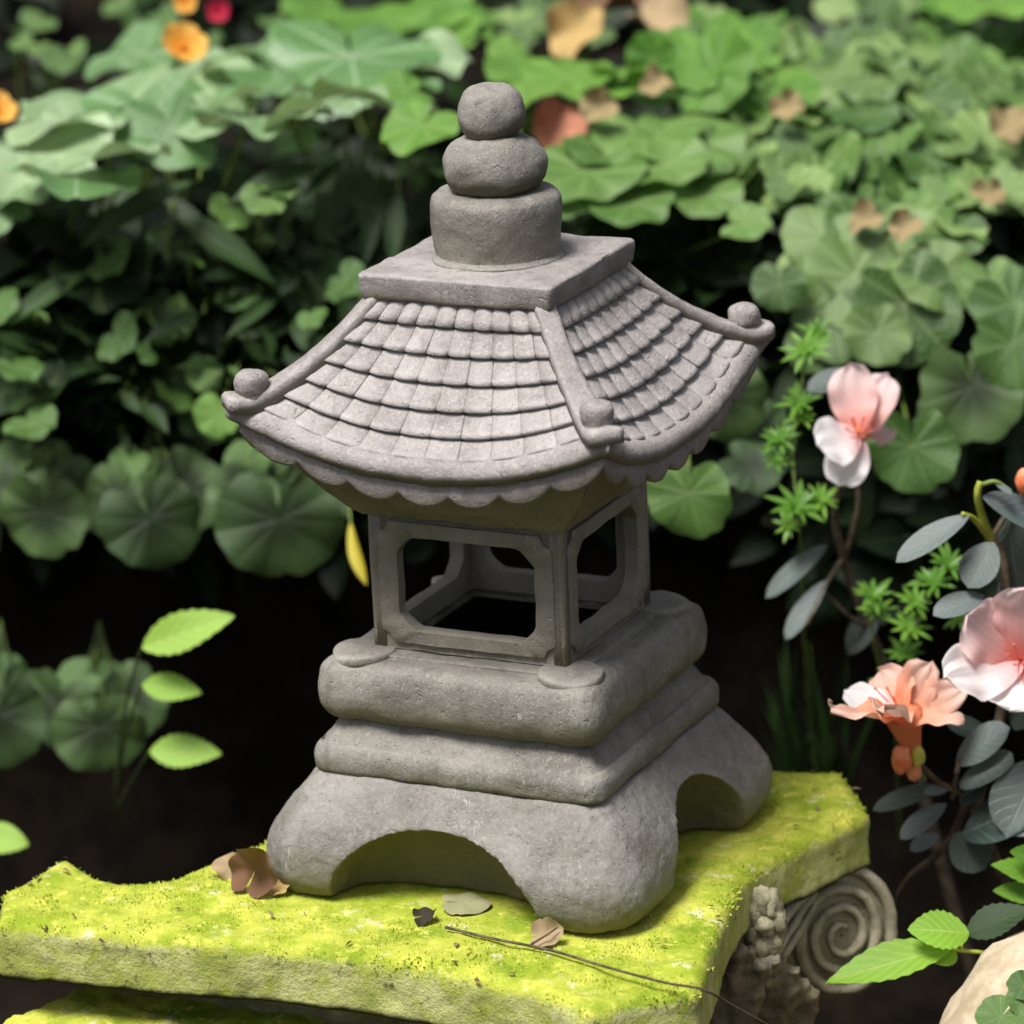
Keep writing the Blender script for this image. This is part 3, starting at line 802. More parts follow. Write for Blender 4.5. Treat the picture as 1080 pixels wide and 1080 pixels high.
RL = [round_leaf(i, lobes=8, scal=.05, cup=.16, wav=.10, point=.05) for i in range(7)]           # nasturtium-like
BL = [round_leaf(50 + i, lobes=7, scal=.11, cup=.10, wav=.15, point=.10, notch=.6) for i in range(6)]   # broad lobed
SL = [round_leaf(80 + i, lobes=11, scal=.06, cup=.10, wav=.12, notch=.45, rib=.012) for i in range(5)]     # scalloped
OV = [ovate(i, W=.20, droop=.22, fold=.25, wav=.02) for i in range(4)]
AZ = [ovate(10 + i, W=.20, droop=.10, fold=.18, wid=1.15, tipround=1.5) for i in range(4)]
LM = [ovate(20 + i, W=.26, droop=.12, fold=.15, serr=.05, nx=18, wid=.85, wav=.015) for i in range(4)]
PT = [ovate(30 + i, W=.42, droop=-.18, fold=.12, wid=1.35, tipround=2.0, nx=18, ny=12, wav=.05, ruff=.035) for i in range(5)]

def leaf_at(pl, meshes, mat, px, py, Y, wpx, nrm, tip, root=None, rg=rnd, r=.0016):
    p = at(px, py, Y); s = wpx * .5 * mpp(Y)
    me = meshes[rg.randrange(len(meshes))]
    o = put('leaf', me, mat, pl, p, tip, nrm, s)
    b = PB[pl.name] if root is None else Vector(root)
    n_ = Vector(nrm).normalized()
    mid = p.lerp(b, .45) - n_ * .03 + Vector((0, .01, -.01))
    stem(pl, bez(b, mid, p - n_ * .001, 6), r * 1.2, r, m_stem_dark if mat is L_dark else None)
    return o
def bank_z(Y): return .62 if Y < .9 else .72 if Y < .95 else .76 if Y < 1.2 else .80 if Y < 1.6 else .9
def fill(pl, meshes, mat, rects, n, Yr, wr, tilt=(.0, .95), seed=0, side=.75, tipdir=None):
    n = int(n * 1.25); wr = (wr[0] * .70, wr[1] * .86)
    rg = random.Random(seed)
    for i in range(n):
        x0, y0, x1, y1 = rects[i % len(rects)]
        px, py = rg.uniform(x0, x1), rg.uniform(y0, y1)
        # higher in the picture = farther back on the bank
        q = (y1 - py) / max(1, y1 - y0); Y = Yr[0] + (Yr[1] - Yr[0]) * q + rg.uniform(-.05, .05)
        nr = Vector((rg.uniform(-side, side), -rg.uniform(*tilt), 1 - .4 * rg.random()))
        tp = Vector((rg.uniform(-.9, .9), -1, -.3)) if tipdir is None else Vector(tipdir) + Vector((rg.uniform(-.3, .3), 0, rg.uniform(-.2, .2)))
        p = at(px, py, Y); b = Vector((p.x + rg.uniform(-.04, .04), max(Y + .03, .92), bank_z(max(Y, .92))))
        if b.z > p.z: b.z = p.z + .03; b.y = max(b.y, .88)
        leaf_at(pl, meshes, mat, px, py, Y, rg.uniform(*wr), nr, tp, b, rg)
def P_at(px, py, Y): return at(px, py, Y)

# ------------------------------------------------------------------ plants on the bank, left
def bank_plant(px, Y, label, name='leafy_plant', cat='leafy plant', group=None):
    p = at(px, 300, Y); return plant(name, (p.x, max(Y, .95), bank_z(max(Y, .95))), label, cat, group)

p1 = bank_plant(60, .9, 'broad pale lobed leaves at the left edge below the small orange flower', 'broad_leaved_plant')
for a in [(20, 165, .80, 150, (-.2, -.35, 1), (-.6, -1, -.2)), (75, 130, .85, 110, (-.3, -.6, 1), (-.5, -1, 0)), (100, 118, .9, 120, (.2, -.75, .8), (.3, -1, -.3)),
          (80, 180, .78, 120, (.1, .38, 1), (.1, -1, .1)), (115, 158, .80, 110, (-.25, .42, 1), (.3, -1, .2)), (25, 195, .74, 70, (-.3, -.6, 1), (0, -1, -.4)), (130, 178, .82, 60, (.3, .4, 1), (1, -.5, 0)), (-10, 215, .74, 70, (0, -.7, .8), (-.3, -1, -.6))]:
    lo = a[4][1] > 0
    leaf_at(p1, BL, L_pale, a[0], a[1] + (6 if lo else -4), a[2] - (.10 if lo else 0), a[3] * (1.1 if lo else 1.2), *a[4:])
p2 = bank_plant(190, 1.0, 'broad pale lobed leaves under the larger orange flower at the upper left', 'broad_leaved_plant')
for a in [(150, 125, .88, 120, (.25, -.7, .8), (.2, -1, -.4)), (185, 100, .95, 130, (-.1, -.55, 1), (-.2, -1, -.2)), (180, 140, .84, 80, (.4, -.85, .5), (.4, -.6, -.8)), (215, 128, .86, 70, (.3, -.4, 1), (1, -.6, -.2)),
          (150, 60, 1.1, 90, (-.5, -.5, 1), (-1, -.6, -.3)), (165, 72, 1.08, 60, (-.3, -.3, 1), (-1, -.4, 0)), (265, 92, .95, 100, (-.2, .36, 1), (.1, -1, .1)), (262, 118, .86, 105, (.1, .42, 1), (0, -1, .2)), (200, 78, 1.05, 80, (0, -.2, 1), (.6, -1, 0))]:
    lo = a[4][1] > 0
    leaf_at(p2, BL, L_pale, a[0], a[1] + (6 if lo else -4), a[2] - (.10 if lo else 0), a[3] * (1.1 if lo else 1.2), *a[4:])
fl = None
p3 = bank_plant(360, 1.0, 'big pale leaves with radiating veins behind the left side of the finial', 'broad_leaved_plant')
for a in [(285, 72, 1.0, 120, (-.3, -.6, .9), (-.7, -1, -.1)), (370, 62, 1.0, 150, (.05, -.75, .8), (.1, -1, -.3)), (300, 58, 1.05, 100, (-.1, -.4, 1), (-.5, -1, 0)), (345, 105, .86, 110, (-.15, .42, 1), (-.2, -1, .2)), (395, 98, .90, 110, (.2, .40, 1), (.4, -1, .2)), (310, 122, .84, 80, (-.3, .4, 1), (-.2, -1, .2)), (440, 65, 1.0, 90, (.1, -.5, 1), (.4, -1, -.2)), (420, 88, .95, 70, (.2, -.5, 1), (.6, -1, -.2))]:
    lo = a[4][1] > 0
    leaf_at(p3, BL, L_pale, a[0], a[1] + (6 if lo else -4), a[2] - (.10 if lo else 0), a[3] * (1.1 if lo else 1.2), *a[4:])
p4 = bank_plant(400, 1.3, 'bright leaves crossing the top edge left of the centre', 'broad_leaved_plant')
for a in [(350, 14, 1.35, 100, (.1, -.4, 1), (-.6, -1, 0)), (395, 22, 1.3, 110, (.15, -.5, 1), (.4, -1, -.1)), (440, 10, 1.35, 110, (-.1, -.35, 1), (.5, -1, 0)), (480, 22, 1.25, 90, (.2, -.4, 1), (.8, -1, 0)), (460, 42, 1.2, 100, (-.1, -.4, 1), (.8, -1, .1)), (375, 34, 1.25, 70, (.2, -.5, 1), (.2, -1, -.2)), (490, 38, 1.2, 60, (.3, -.5, 1), (1, -1, 0))]:
    leaf_at(p4, RL, L_bright, *a)
p5 = bank_plant(450, .8, 'single fresh green rounded leaf drooping just left of the finial ball', 'leafy_plant')
leaf_at(p5, RL, L_bright, 445, 133, .72, 84, (-.15, -.5, .9), (-.5, -.8, -.4))
leaf_at(p5, RL, L_bright, 428, 98, .82, 60, (.2, -.5, 1), (-1, -.5, 0)); leaf_at(p5, RL, L_bright, 468, 180, .80, 34, (.2, -.6, 1), (.5, -1, 0))

# hanging scalloped leaves along the bottom of the left hedge
def scalloped(cx, cy, Y, label, group, mirror=1, s=1.0, dim=False):
    b = at(cx + 5, cy - 90 * s, Y + .10); pl = plant('scalloped_leaf_plant', b, label, 'leafy plant', group)
    rg = random.Random(int(cx * 7 + cy))
    L = [(8, 28, 112, (.0, -.96, .25), (.05, -.1, -1)), (-32, 2, 80, (-.3, -.9, .3), (-.5, -.2, -.9)), (36, -4, 84, (.35, -.85, .35), (.5, -.2, -.8)), (-22, -34, 46, (-.2, -.7, .6), (-.8, -.4, -.4)), (10, -28, 52, (.15, -.75, .6), (.3, -.3, -.9))]
    for i, (dx, dy, ww, n_, t_) in enumerate(L):
        dx += rg.uniform(-7, 7); dy += rg.uniform(-7, 7); ww *= rg.uniform(.86, 1.1)
        n_ = (n_[0] + rg.uniform(-.25, .25), n_[1], n_[2] + rg.uniform(-.25, .3)); t_ = (t_[0] + rg.uniform(-.4, .4), t_[1], t_[2])
        leaf_at(pl, SL, L_dark if i < 3 else L_mid, cx + dx * s * mirror, cy + dy * s, Y - .03 * (i == 0) + .012 * i, ww * s, (n_[0] * mirror, n_[1], n_[2]), (t_[0] * mirror, t_[1], t_[2]), b, rg)
    leaf_at(pl, OV, L_dark, cx + 22 * s * mirror, cy - 38 * s, Y - .03, 62 * s, (.2, -.8, .6), (-.5, -.2, -1), b, rg)
    return pl
scalloped(40, 515, .66, 'dark scalloped leaves hanging at the left edge, level with the lantern eave', None, 1, .92)
scalloped(155, 520, .64, 'middle clump of dark scalloped hanging leaves left of the lantern', None, 1, 1.03)
scalloped(292, 522, .62, 'dark scalloped hanging leaves nearest the lantern window, right of the other clumps', None, 1, 1.08)
scalloped(100, 745, .60, 'dark scalloped leaves in the shadow beside the three lime green leaves', None, 1, 1.0)
scalloped(-5, 735, .60, 'dark scalloped leaves cut by the left edge low in the shadow', None, 1, .9)
for px, lab in ((205, None),):
    pass
pg = bank_plant(240, .75, 'small bright leaf cluster poking out beside the left roof knob', 'leafy_plant')
leaf_at(pg, RL, L_bright, 232, 435, .62, 52, (-.2, -.85, .5), (-.2, -.4, -.9)); leaf_at(pg, RL, L_mid, 215, 395, .70, 40, (.1, -.7, .7), (.5, -.4, -.6)); leaf_at(pg, RL, L_mid, 180, 335, .72, 50, (.3, -.6, .7), (.5, -.4, -.6))

# long leaves in the shady hollow on the left
pb = bank_plant(150, .9, 'long arching green leaves in the shade below the pale lobed leaves', 'arching_leaf_plant')
for (x0, y0, x1, y1, Y, wd) in [(210, 190, 75, 243, .72, .8), (180, 225, 290, 285, .74, .9), (170, 205, 245, 265, .78, .8), (350, 175, 240, 195, .72, 1.0), (362, 170, 320, 200, .74, .9), (100, 285, 0, 330, .70, .8), (60, 380, -10, 340, .68, .9), (60, 300, 20, 290, .72, .8), (215, 330, 150, 352, .68, .8), (290, 285, 205, 283, .74, .7), (300, 310, 240, 345, .72, .7), (130, 310, 190, 340, .72, .8), (330, 230, 372, 300, .76, .9), (400, 190, 385, 270, .76, 1.0), (420, 200, 412, 280, .74, .9), (300, 240, 345, 290, .78, .9), (40, 420, 110, 385, .68, .8), (250, 395, 190, 372, .68, .8), (140, 395, 80, 375, .68, .8)]:
    p, q = at(x0, y0, Y + .03), at(x1, y1, Y - .03); L_ = (q - p).length
    nr = Vector((rnd.uniform(-.3, .3), -.55, .9))
    put('leaf', OV[rnd.randrange(4)], L_blade, pb, p, q - p, nr, L_ * 1.0, L_ * wd * .62)
    b = Vector((p.x, p.y + .10, p.z - .03)); stem(pb, bez(b, (p + b) / 2 + Vector((0, 0, .03)), p, 5), .0017, .0012)

for k, (label, x0, y0, x1, y1) in enumerate([('tangle of small dark leaves at the left edge above the hanging scalloped clumps', -20, 200, 130, 450), ('tangle of small dark leaves midway between the left edge and the roof knob', 110, 230, 250, 460), ('tangle of small dark leaves close to the left hip of the roof', 240, 180, 400, 400)]):
    px_ = bank_plant((x0 + x1) / 2, .9, label, 'small_leaved_plant')
    fill(px_, OV + RL[:2], L_blade, [(x0, y0, x1, y1)], 40, (.70, .84), (46, 130), tilt=(-.1, .9), seed=60 + k, side=1.2)
    fill(px_, RL + OV, L_mid, [(x0, y0, x1, y1)], 9, (.66, .76), (36, 74), tilt=(-.1, .5), seed=70 + k, side=.9)
# lime leaves low on the left
ps = plant('lime_leaved_sprig', at(150, 860, .42), 'lime green pointed leaves on a sprig in the shadow left of the lantern', 'leafy plant')
for (x0, y0, Y) in ((150, 683, .40), (150, 722, .41), (158, 792, .42)):
    stem(ps, bez(at(120, 860, .60), at(128, y0 + 50, .52), at(x0, y0, Y), 8), .0018, .0012, m_stem_dark)
for (x0, y0, x1, y1, Y, wd) in [(150, 683, 238, 648, .40, 1.05), (150, 722, 208, 728, .41, 1.0), (158, 792, 228, 792, .42, 1.0)]:
    p, q = at(x0, y0, Y), at(x1, y1, Y - .02); L_ = (q - p).length
    put('leaf', LM[rnd.randrange(4)], L_lime, ps, p, q - p, (0, -.8, .65), L_ * 1.04, L_ * wd * (.95 if L_ < .085 else .78))
ps2 = plant('lime_leaved_sprig', at(-20, 900, .45), 'single lime green pointed leaf entering low at the left edge', 'leafy plant')
stem(ps2, [at(-60, 1000, .6), at(-35, 930, .5), at(-22, 885, .42)], .003, .0016, m_wood)
p, q = at(-24, 880, .42), at(26, 888, .40); put('leaf', LM[1], L_lime, ps2, p, q - p, (0, -.8, .65), (q - p).length * 1.04, (q - p).length * 1.2)
# yellow leaf behind the lantern
py_ = plant('yellowing_leaf', at(368, 540, .55), 'narrow yellow leaf hanging down just left of the lantern window box', 'leaf')
p, q = at(370, 552, .50), at(377, 614, .46); put('blade', OV[2], leaf_mat('yellow_leaf', (.50, .42, .03), (.72, .60, .05), (.75, .66, .2), (.5, .42, .04), kind='ovate'), py_, p, q - p, (-.5, -.8, .1), (q - p).length, (q - p).length * .62)
stem(py_, bez(at(372, 500, .60), at(366, 530, .52), p, 5), .0015, .0012)

# ------------------------------------------------------------------ plants on the bank, right
q1 = bank_plant(560, 1.0, 'glossy green leaves with an upturned pointed leaf just right of the finial', 'leafy_plant')
for a in [(560, 75, 1.0, 90, (-.1, -.35, 1), (-1, -.6, 0)), (600, 80, .95, 100, (.1, -.6, .9), (.2, -1, -.2)), (640, 92, .95, 100, (-.05, -.5, 1), (.1, -1, 0)), (665, 75, .95, 80, (.3, -.3, 1), (.6, -1, .2)), (555, 100, .9, 60, (-.2, -.5, 1), (-.3, -1, -.2)), (690, 62, 1.0, 60, (-.5, -.85, .3), (.2, -.2, 1)), (625, 75, 1.0, 70, (0, -.3, 1), (-.5, -1, 0)), (540, 55, 1.1, 50, (0, -.4, 1), (-1, -.4, .1))]:
    leaf_at(q1, RL, L_bright, *a)
q2 = bank_plant(640, .85, 'muted green flattened leaves above the right roof slope', 'leafy_plant')
for a in [(620, 180, .78, 120, (-.2, -.6, .9), (-.6, -1, -.3)), (680, 140, .85, 120, (.1, -.45, 1), (.3, -1, -.2)), (700, 175, .78, 90, (-.1, -.3, 1), (1, -.6, 0)), (725, 150, .84, 110, (.25, -.6, .8), (.5, -1, -.4)), (665, 215, .74, 90, (.1, -.45, .9), (.8, -1, -.2)), (785, 236, .70, 56, (.2, -.5, .8), (1, -.4, 0)), (740, 205, .76, 80, (.15, -.6, .8), (.4, -1, -.4)), (600, 205, .76, 70, (-.2, -.7, .7), (0, -1, -.5)), (640, 160, .82, 90, (0, -.4, 1), (-.6, -1, 0))]:
    leaf_at(q2, RL, L_mid, *a)
q3 = bank_plant(800, 1.15, 'bright flat leaves in the topmost row on the upper right', 'leafy_plant')
fill(q3, RL, L_bright, [(700, 40, 830, 110), (720, 20, 800, 80)], 30, (.95, 1.3), (60, 110), seed=3)
q4 = bank_plant(930, 1.1, 'rounded muted leaves in the upper right, below the dark top corner', 'leafy_plant')
fill(q4, RL, L_olive, [(840, 60, 980, 150), (860, 40, 960, 90)], 40, (.95, 1.35), (55, 95), seed=4)
fill(q4, RL, L_mid, [(830, 100, 1000, 215)], 26, (.78, 1.0), (55, 95), seed=44)
q5 = bank_plant(1040, 1.1, 'rounded leaves crowding the right edge near the top corner', 'leafy_plant')
fill(q5, RL, L_mid, [(970, 40, 1100, 160), (980, 60, 1100, 130)], 40, (.9, 1.3), (55, 100), seed=5)
fill(q5, RL, L_olive, [(980, 90, 1100, 215)], 20, (.78, 1.0), (55, 95), seed=45)
q6 = bank_plant(780, .9, 'small light leaves massed halfway up right of the roof knob', 'leafy_plant')
fill(q6, RL, L_olive, [(730, 110, 860, 230), (760, 130, 860, 200)], 44, (.76, .98), (48, 90), seed=6)
q7 = bank_plant(920, .9, 'dense light green rounded leaves spilling down on the right', 'leafy_plant')
fill(q7, RL, L_mid, [(850, 140, 990, 240), (840, 150, 1000, 230)], 48, (.74, .98), (48, 95), seed=7)
q8 = bank_plant(1030, .9, 'mixed rounded leaves at the right edge above the scalloped pair', 'leafy_plant')
fill(q8, RL, L_olive, [(980, 150, 1100, 240), (980, 160, 1090, 220)], 34, (.74, .98), (50, 95), seed=8)
q9 = bank_plant(890, .7, 'larger pale green leaves hanging above the white and pink blossom', 'leafy_plant')
for a in [(822, 300, .62, 56, (-.2, -.9, .4), (-.1, -.3, -1)), (870, 250, .68, 90, (-.1, -.7, .7), (-.3, -.6, -.6)), (900, 290, .64, 110, (.1, -.75, .6), (.1, -.5, -.8)), (945, 260, .68, 110, (.2, -.7, .7), (.5, -.5, -.7)), (955, 320, .62, 120, (.1, -.85, .5), (.3, -.3, -.9)), (880, 335, .62, 90, (-.15, -.8, .5), (-.2, -.4, -.9)), (985, 290, .64, 90, (.3, -.7, .6), (.6, -.4, -.7)), (850, 290, .66, 70, (-.2, -.7, .6), (-.5, -.5, -.7)), (925, 350, .60, 70, (.1, -.8, .5), (.2, -.4, -.9)), (860, 365, .62, 60, (0, -.8, .5), (-.2, -.4, -.9)), (905, 225, .72, 90, (0, -.6, .8), (0, -1, -.3)), (1000, 245, .70, 80, (.2, -.6, .8), (.5, -1, -.3))]:
    leaf_at(q9, SL, L_olive, *a)
q10 = bank_plant(1040, .7, 'pair of dark scalloped leaves at the right edge beside a large round one', 'scalloped_leaf_plant')
for a in [(1025, 408, .56, 112, (.0, -.85, .55), (.15, -.3, -.9)), (1068, 320, .60, 90, (.1, -.8, .6), (.5, -.4, -.8)), (1068, 362, .57, 90, (.1, -.85, .5), (.4, -.3, -.9)), (1045, 300, .64, 70, (-.1, -.7, .7), (.2, -.5, -.8))]:
    leaf_at(q10, SL, L_dark if a[3] > 100 else L_mid, *a)
q11 = bank_plant(960, .6, 'large round veined leaf hanging behind the pale blossom', 'scalloped_leaf_plant')
leaf_at(q11, SL, L_mid, 962, 470, .50, 96, (-.05, -.95, .3), (.0, -.15, -1)); leaf_at(q11, SL, L_dark, 1000, 440, .56, 70, (.3, -.9, .3), (.4, -.1, -1))
q12 = bank_plant(725, .6, 'drooping mid green leaf touching the right eave of the lantern', 'leafy_plant')
leaf_at(q12, SL, L_mid, 727, 520, .42, 92, (-.25, -.92, .3), (-.1, -.1, -1)); leaf_at(q12, SL, L_dark, 765, 420, .52, 90, (.2, -.9, .35), (.3, -.1, -1)); leaf_at(q12, SL, L_dark, 800, 460, .55, 80, (.2, -.9, .35), (.3, -.1, -1)); leaf_at(q12, SL, L_dark, 790, 490, .5, 70, (.4, -.6, .6), (.9, -.2, -.4))
q13 = bank_plant(1040, 1.4, 'big bright leaf lying across the top right corner', 'broad_leaved_plant')
for a in [(1045, 2, 1.3, 120, (0, -.3, 1), (.3, -1, 0)), (1010, 6, 1.35, 80, (-.2, -.4, 1), (-.6, -1, 0)), (1090, 14, 1.3, 80, (.2, -.5, 1), (.3, -1, 0))]:
    leaf_at(q13, RL, L_bright, *a)
q14 = bank_plant(560, 1.35, 'dim leaves along the top edge above the finial', 'leafy_plant')
fill(q14, RL, L_olive, [(520, 5, 640, 45), (740, 0, 960, 40)], 18, (1.2, 1.5), (50, 90), seed=14)
q15 = bank_plant(70, 1.4, 'dim small leaves in the dark top left corner', 'leafy_plant')
fill(q15, RL, L_mid, [(0, 0, 130, 70), (120, 0, 340, 50)], 13, (1.25, 1.6), (26, 50), seed=15)

# flowers on the bank
def small_flower(parent, px, py, Y, wpx, mat, tilt=(0, -.8, .6), n=5, rad=None):
    c = at(px, py, Y); s = wpx * mpp(Y) * .5; nr = Vector(tilt).normalized()
    mb = MB(); mb.tube([c - nr * s * .9 - PB[parent.name], c - PB[parent.name]], s * .10, s * .2, 8)
    fo = link('flower', mb.mesh('throat'), mat, parent)
    PB[fo.name] = PB[parent.name]
    x = Vector((1, 0, 0)); x = (x - nr * x.dot(nr)).normalized(); y = nr.cross(x)
    for i in range(n):
        a = 2 * PI * i / n + .3; d = x * math.cos(a) + y * math.sin(a)
        put('petal', PT[i % 5], mat, fo, c - nr * s * .25, d + nr * .35, nr - d * .35, s * 1.15)
    return fo
small_flower(p2, 193, 48, 1.0, 50, P_orange, (.35, -.6, .7), 6); small_flower(p1, -4, 115, .85, 42, P_orange, (.5, -.5, .7), 6)
p16 = bank_plant(228, 1.4, 'small crimson flower at the top edge left of the finial', 'flowering_plant', 'flower')
small_flower(p16, 230, 12, 1.25, 24, P_red, (0, -.9, .4)); p = at(230, 14, 1.26)
stem(p16, bez(PB[p16.name], p + Vector((0, .05, -.08)), p, 5), .0014, .001)
small_flower(p2, 195, 2, 1.2, 26, P_orange, (0, -.9, .4))

# dead leaves caught in the foliage
DL = [round_leaf(120 + i, lobes=5, scal=.05, cup=.55, wav=.35, notch=.3, point=.25) for i in range(4)]
def dead(px, py, Y, wpx, mat, nrm, tip, label, group=None):
    p = at(px, py, Y); o = bpy.data.objects.new('dead_leaf', None)
    key = (DL[0].name, mat.name); me = DL[rnd.randrange(4)].copy(); me.materials.append(mat)
    o = bpy.data.objects.new('dead_leaf', me); col.objects.link(o)
    o.matrix_world = Matrix.Translation(p) @ frame(tip, nrm).to_4x4() @ Matrix.Diagonal((wpx * .5 * mpp(Y),) * 3 + (1,))
    return tag(o, label, 'dead leaf', group)
m_salmon = plain('faded_salmon_leaf', (.42, .15, .09), (.58, .26, .17), 40, .6)
m_rust = plain('faded_ochre_leaf', (.40, .25, .08), (.58, .42, .18), 40, .6)
dead(588, 130, .90, 56, m_salmon, (.2, -.8, .5), (-.3, -.3, -1), 'faded salmon red leaf caught right beside the finial ball')
dead(610, 30, 1.15, 60, m_rust, (-.3, -.8, .5), (-.4, -.4, -1), 'curled ochre leaf among the foliage at the top edge above the roof')
dead(640, 8, 1.2, 70, m_dry, (.2, -.6, .8), (.5, -.5, -.2), 'brown curled leaf cut by the top edge right of the finial')
dead(690, 22, 1.15, 56, m_dry2, (.1, -.5, .9), (1, -.3, -.1), 'pale beige leaf lying on top of the foliage near the top edge')
m_tan = plain('faded_tan_leaf', (.26, .20, .09), (.42, .32, .17), 60, .6, .5)
GD = 'curled tan leaves tangled in the upper right foliage'
for (px, py, Y, w_) in [(690, 90, .92, 34), (632, 112, .88, 38), (830, 112, .90, 34), (1062, 130, .88, 40), (915, 232, .70, 36), (955, 238, .69, 34), (1042, 205, .76, 34)]:
    dead(px, py, Y - .03, w_, m_tan, (rnd.uniform(-.4, .4), -.7, .6), (rnd.uniform(-1, 1), -.4, -.5), 'curled tan dead leaf tangled in the upper right foliage', GD)

# dark undergrowth that nobody could count
def undergrowth():
    mb = MB(); rg = random.Random(99)
    ov = [ovate_verts(W=w_, droop=.3, fold=.3, nx=5, ny=2, seed=i) for i, w_ in enumerate((.14, .20, .28))]
    def add(p, L_, x, nr, a):
        v, f, u = ov[rg.randrange(3)]; F = frame(x, nr)
        mb.add([Vector(p) + F @ (Vector(q) * L_) for q in v], f, u, a)
    for i in range(5600):
        X = rg.uniform(-2.6, 2.6) if i % 3 == 0 else rg.uniform(-.75, .75); r = rg.random()
        if r < .45:                            # front curtain of the bank
            z = rg.uniform(.50, .84)
            if z < .62 and rg.random() < .6: z = rg.uniform(.62, .84)
            Y = .90 - (z - .5) * .10 + rg.uniform(-.10, .05)
        elif r < .8: Y = rg.uniform(.9, 1.8); z = .72 + (Y - .9) * .10 + rg.uniform(-.02, .06)
        else: Y = rg.uniform(1.7, 3.4); z = .84 + (Y - 1.7) * .42 + rg.uniform(0, .18)
        if X > .22 and .3 < z < .62 and False: continue
        x = Vector((rg.uniform(-1, 1), rg.uniform(-1, .2), rg.uniform(-.7, .5)))
        nr = Vector((rg.uniform(-.5, .5), rg.uniform(-1, -.1), rg.uniform(.2, 1)))
        k = rg.random() ** 2.0
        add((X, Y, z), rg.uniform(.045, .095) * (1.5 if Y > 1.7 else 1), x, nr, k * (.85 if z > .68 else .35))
    for i in range(700):                        # right-hand curtain reaching lower
        X = rg.uniform(.30, .62); z = rg.uniform(.46, .80); Y = .84 + rg.uniform(-.16, .03)
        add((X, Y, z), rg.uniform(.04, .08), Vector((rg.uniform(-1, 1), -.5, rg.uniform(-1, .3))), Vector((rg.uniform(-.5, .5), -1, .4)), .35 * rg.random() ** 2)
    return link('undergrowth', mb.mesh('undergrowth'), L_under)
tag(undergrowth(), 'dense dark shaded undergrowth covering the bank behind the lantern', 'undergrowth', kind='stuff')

# ------------------------------------------------------------------ azalea at the right
az = plant('azalea_bush', (.52, .30, 0), 'azalea bush with pink and white blossoms and grey-green leaves along the right side', 'flowering shrub')
def twig(pts, r0, r1, mat=m_wood): return stem(az, pts, r0, r1, mat, 'branch')
def smooth(pts, n=6): return [Vector(p) for p in spline([tuple(p) for p in pts], n)]
main = smooth([Vector((.52, .30, -.02)), Vector((.50, .26, .12)), at(1090, 1000, .2), at(1045, 900, .14), at(1030, 850, .12), at(1050, 780, .12), at(1062, 700, .12), at(1060, 600, .13), at(1045, 565, .13)])
twig(main, .008, .0035)
twig(smooth([at(1045, 570, .13), at(1036, 545, .12), at(1031, 522, .11), at(1034, 508, .11)]), .0042, .003, m_stem_y)
twig(smooth([at(1045, 570, .13), at(1028, 548, .11), at(1015, 542, .10)]), .0030, .0022, m_stem_y)
twig(smooth([at(1034, 512, .11), at(1050, 508, .11), at(1066, 518, .11)]), .0024, .0018, m_stem)
twig(smooth([at(1040, 860, .13), at(1015, 838, .10), at(990, 825, .09), at(972, 808, .08)]), .0035, .0025)
twig(smooth([at(1020, 845, .11), at(1005, 880, .12), at(985, 905, .13), at(960, 925, .15), at(946, 955, .18), at(948, 1000, .22)]), .0035, .003)
twig(smooth([at(1005, 842, .10), at(1008, 820, .09), at(1012, 800, .10)]), .0025, .002)
twig(smooth([Vector((.47, .45, -.02)), at(985, 880, .42), at(955, 760, .40), at(915, 660, .38), at(890, 590, .37), at(880, 540, .36), at(888, 505, .35)]), .006, .003)
twig(smooth([at(890, 590, .37), at(905, 530, .36), at(900, 440, .36), at(885, 400, .35)]), .003, .002)
twig(smooth([at(915, 660, .38), at(895, 650, .36), at(865, 620, .34)]), .0025, .002)
twig(smooth([at(888, 590, .37), at(872, 615, .34), at(850, 660, .32)]), .0025, .002)
twig(smooth([at(1045, 570, .13), at(1060, 545, .14), at(1080, 520, .15)]), .003, .002)
def aleaf(x0, y0, x1, y1, Y0, Y1, wpx, mat=L_azalea, nr=None, name='leaf', meshes=AZ, parent=None):
    p, q = at(x0, y0, Y0), at(x1, y1, Y1); L_ = (q - p).length
    if nr is None: nr = Vector((rnd.uniform(-.15, .15), -.55, .85))
    me = meshes[rnd.randrange(len(meshes))]
    return put(name, me, mat, parent or az, p, q - p, nr, L_, wpx * mpp(Y0) / .40)
for a in [(1022, 544, 944, 588, .10, .08, 30), (1036, 524, 1110, 552, .11, .12, 42), (1048, 572, 1020, 618, .11, .09, 44), (1038, 628, 985, 645, .10, .08, 32), (1050, 510, 1068, 520, .11, .10, 9),
          (1062, 545, 1075, 622, .15, .13, 56, L_azdark), (872, 575, 806, 627, .35, .33, 24), (872, 612, 826, 672, .34, .32, 24), (905, 392, 852, 408, .36, .34, 30),
          (895, 690, 920, 645, .37, .38, 30, L_azdark), (930, 640, 900, 612, .38, .38, 24, L_azdark), (1008, 805, 1060, 765, .10, .08, 44), (1012, 825, 1064, 800, .10, .06, 56), (1012, 845, 1040, 815, .10, .08, 40),
          (1015, 880, 1098, 840, .08, .04, 70), (1100, 800, 1060, 880, .06, .03, 72), (1005, 880, 1040, 915, .09, .07, 50, L_azdark), (995, 830, 918, 850, .09, .10, 26, L_azdark), (998, 848, 948, 882, .09, .08, 26),
          (990, 880, 960, 895, .12, .11, 20), (1000, 832, 975, 835, .09, .08, 14), (1070, 770, 1090, 720, .12, .12, 40, L_azdark), (1045, 775, 1000, 760, .13, .12, 30, L_azdark), (1055, 640, 1090, 600, .14, .14, 44, L_azdark)]:
    aleaf(*a)
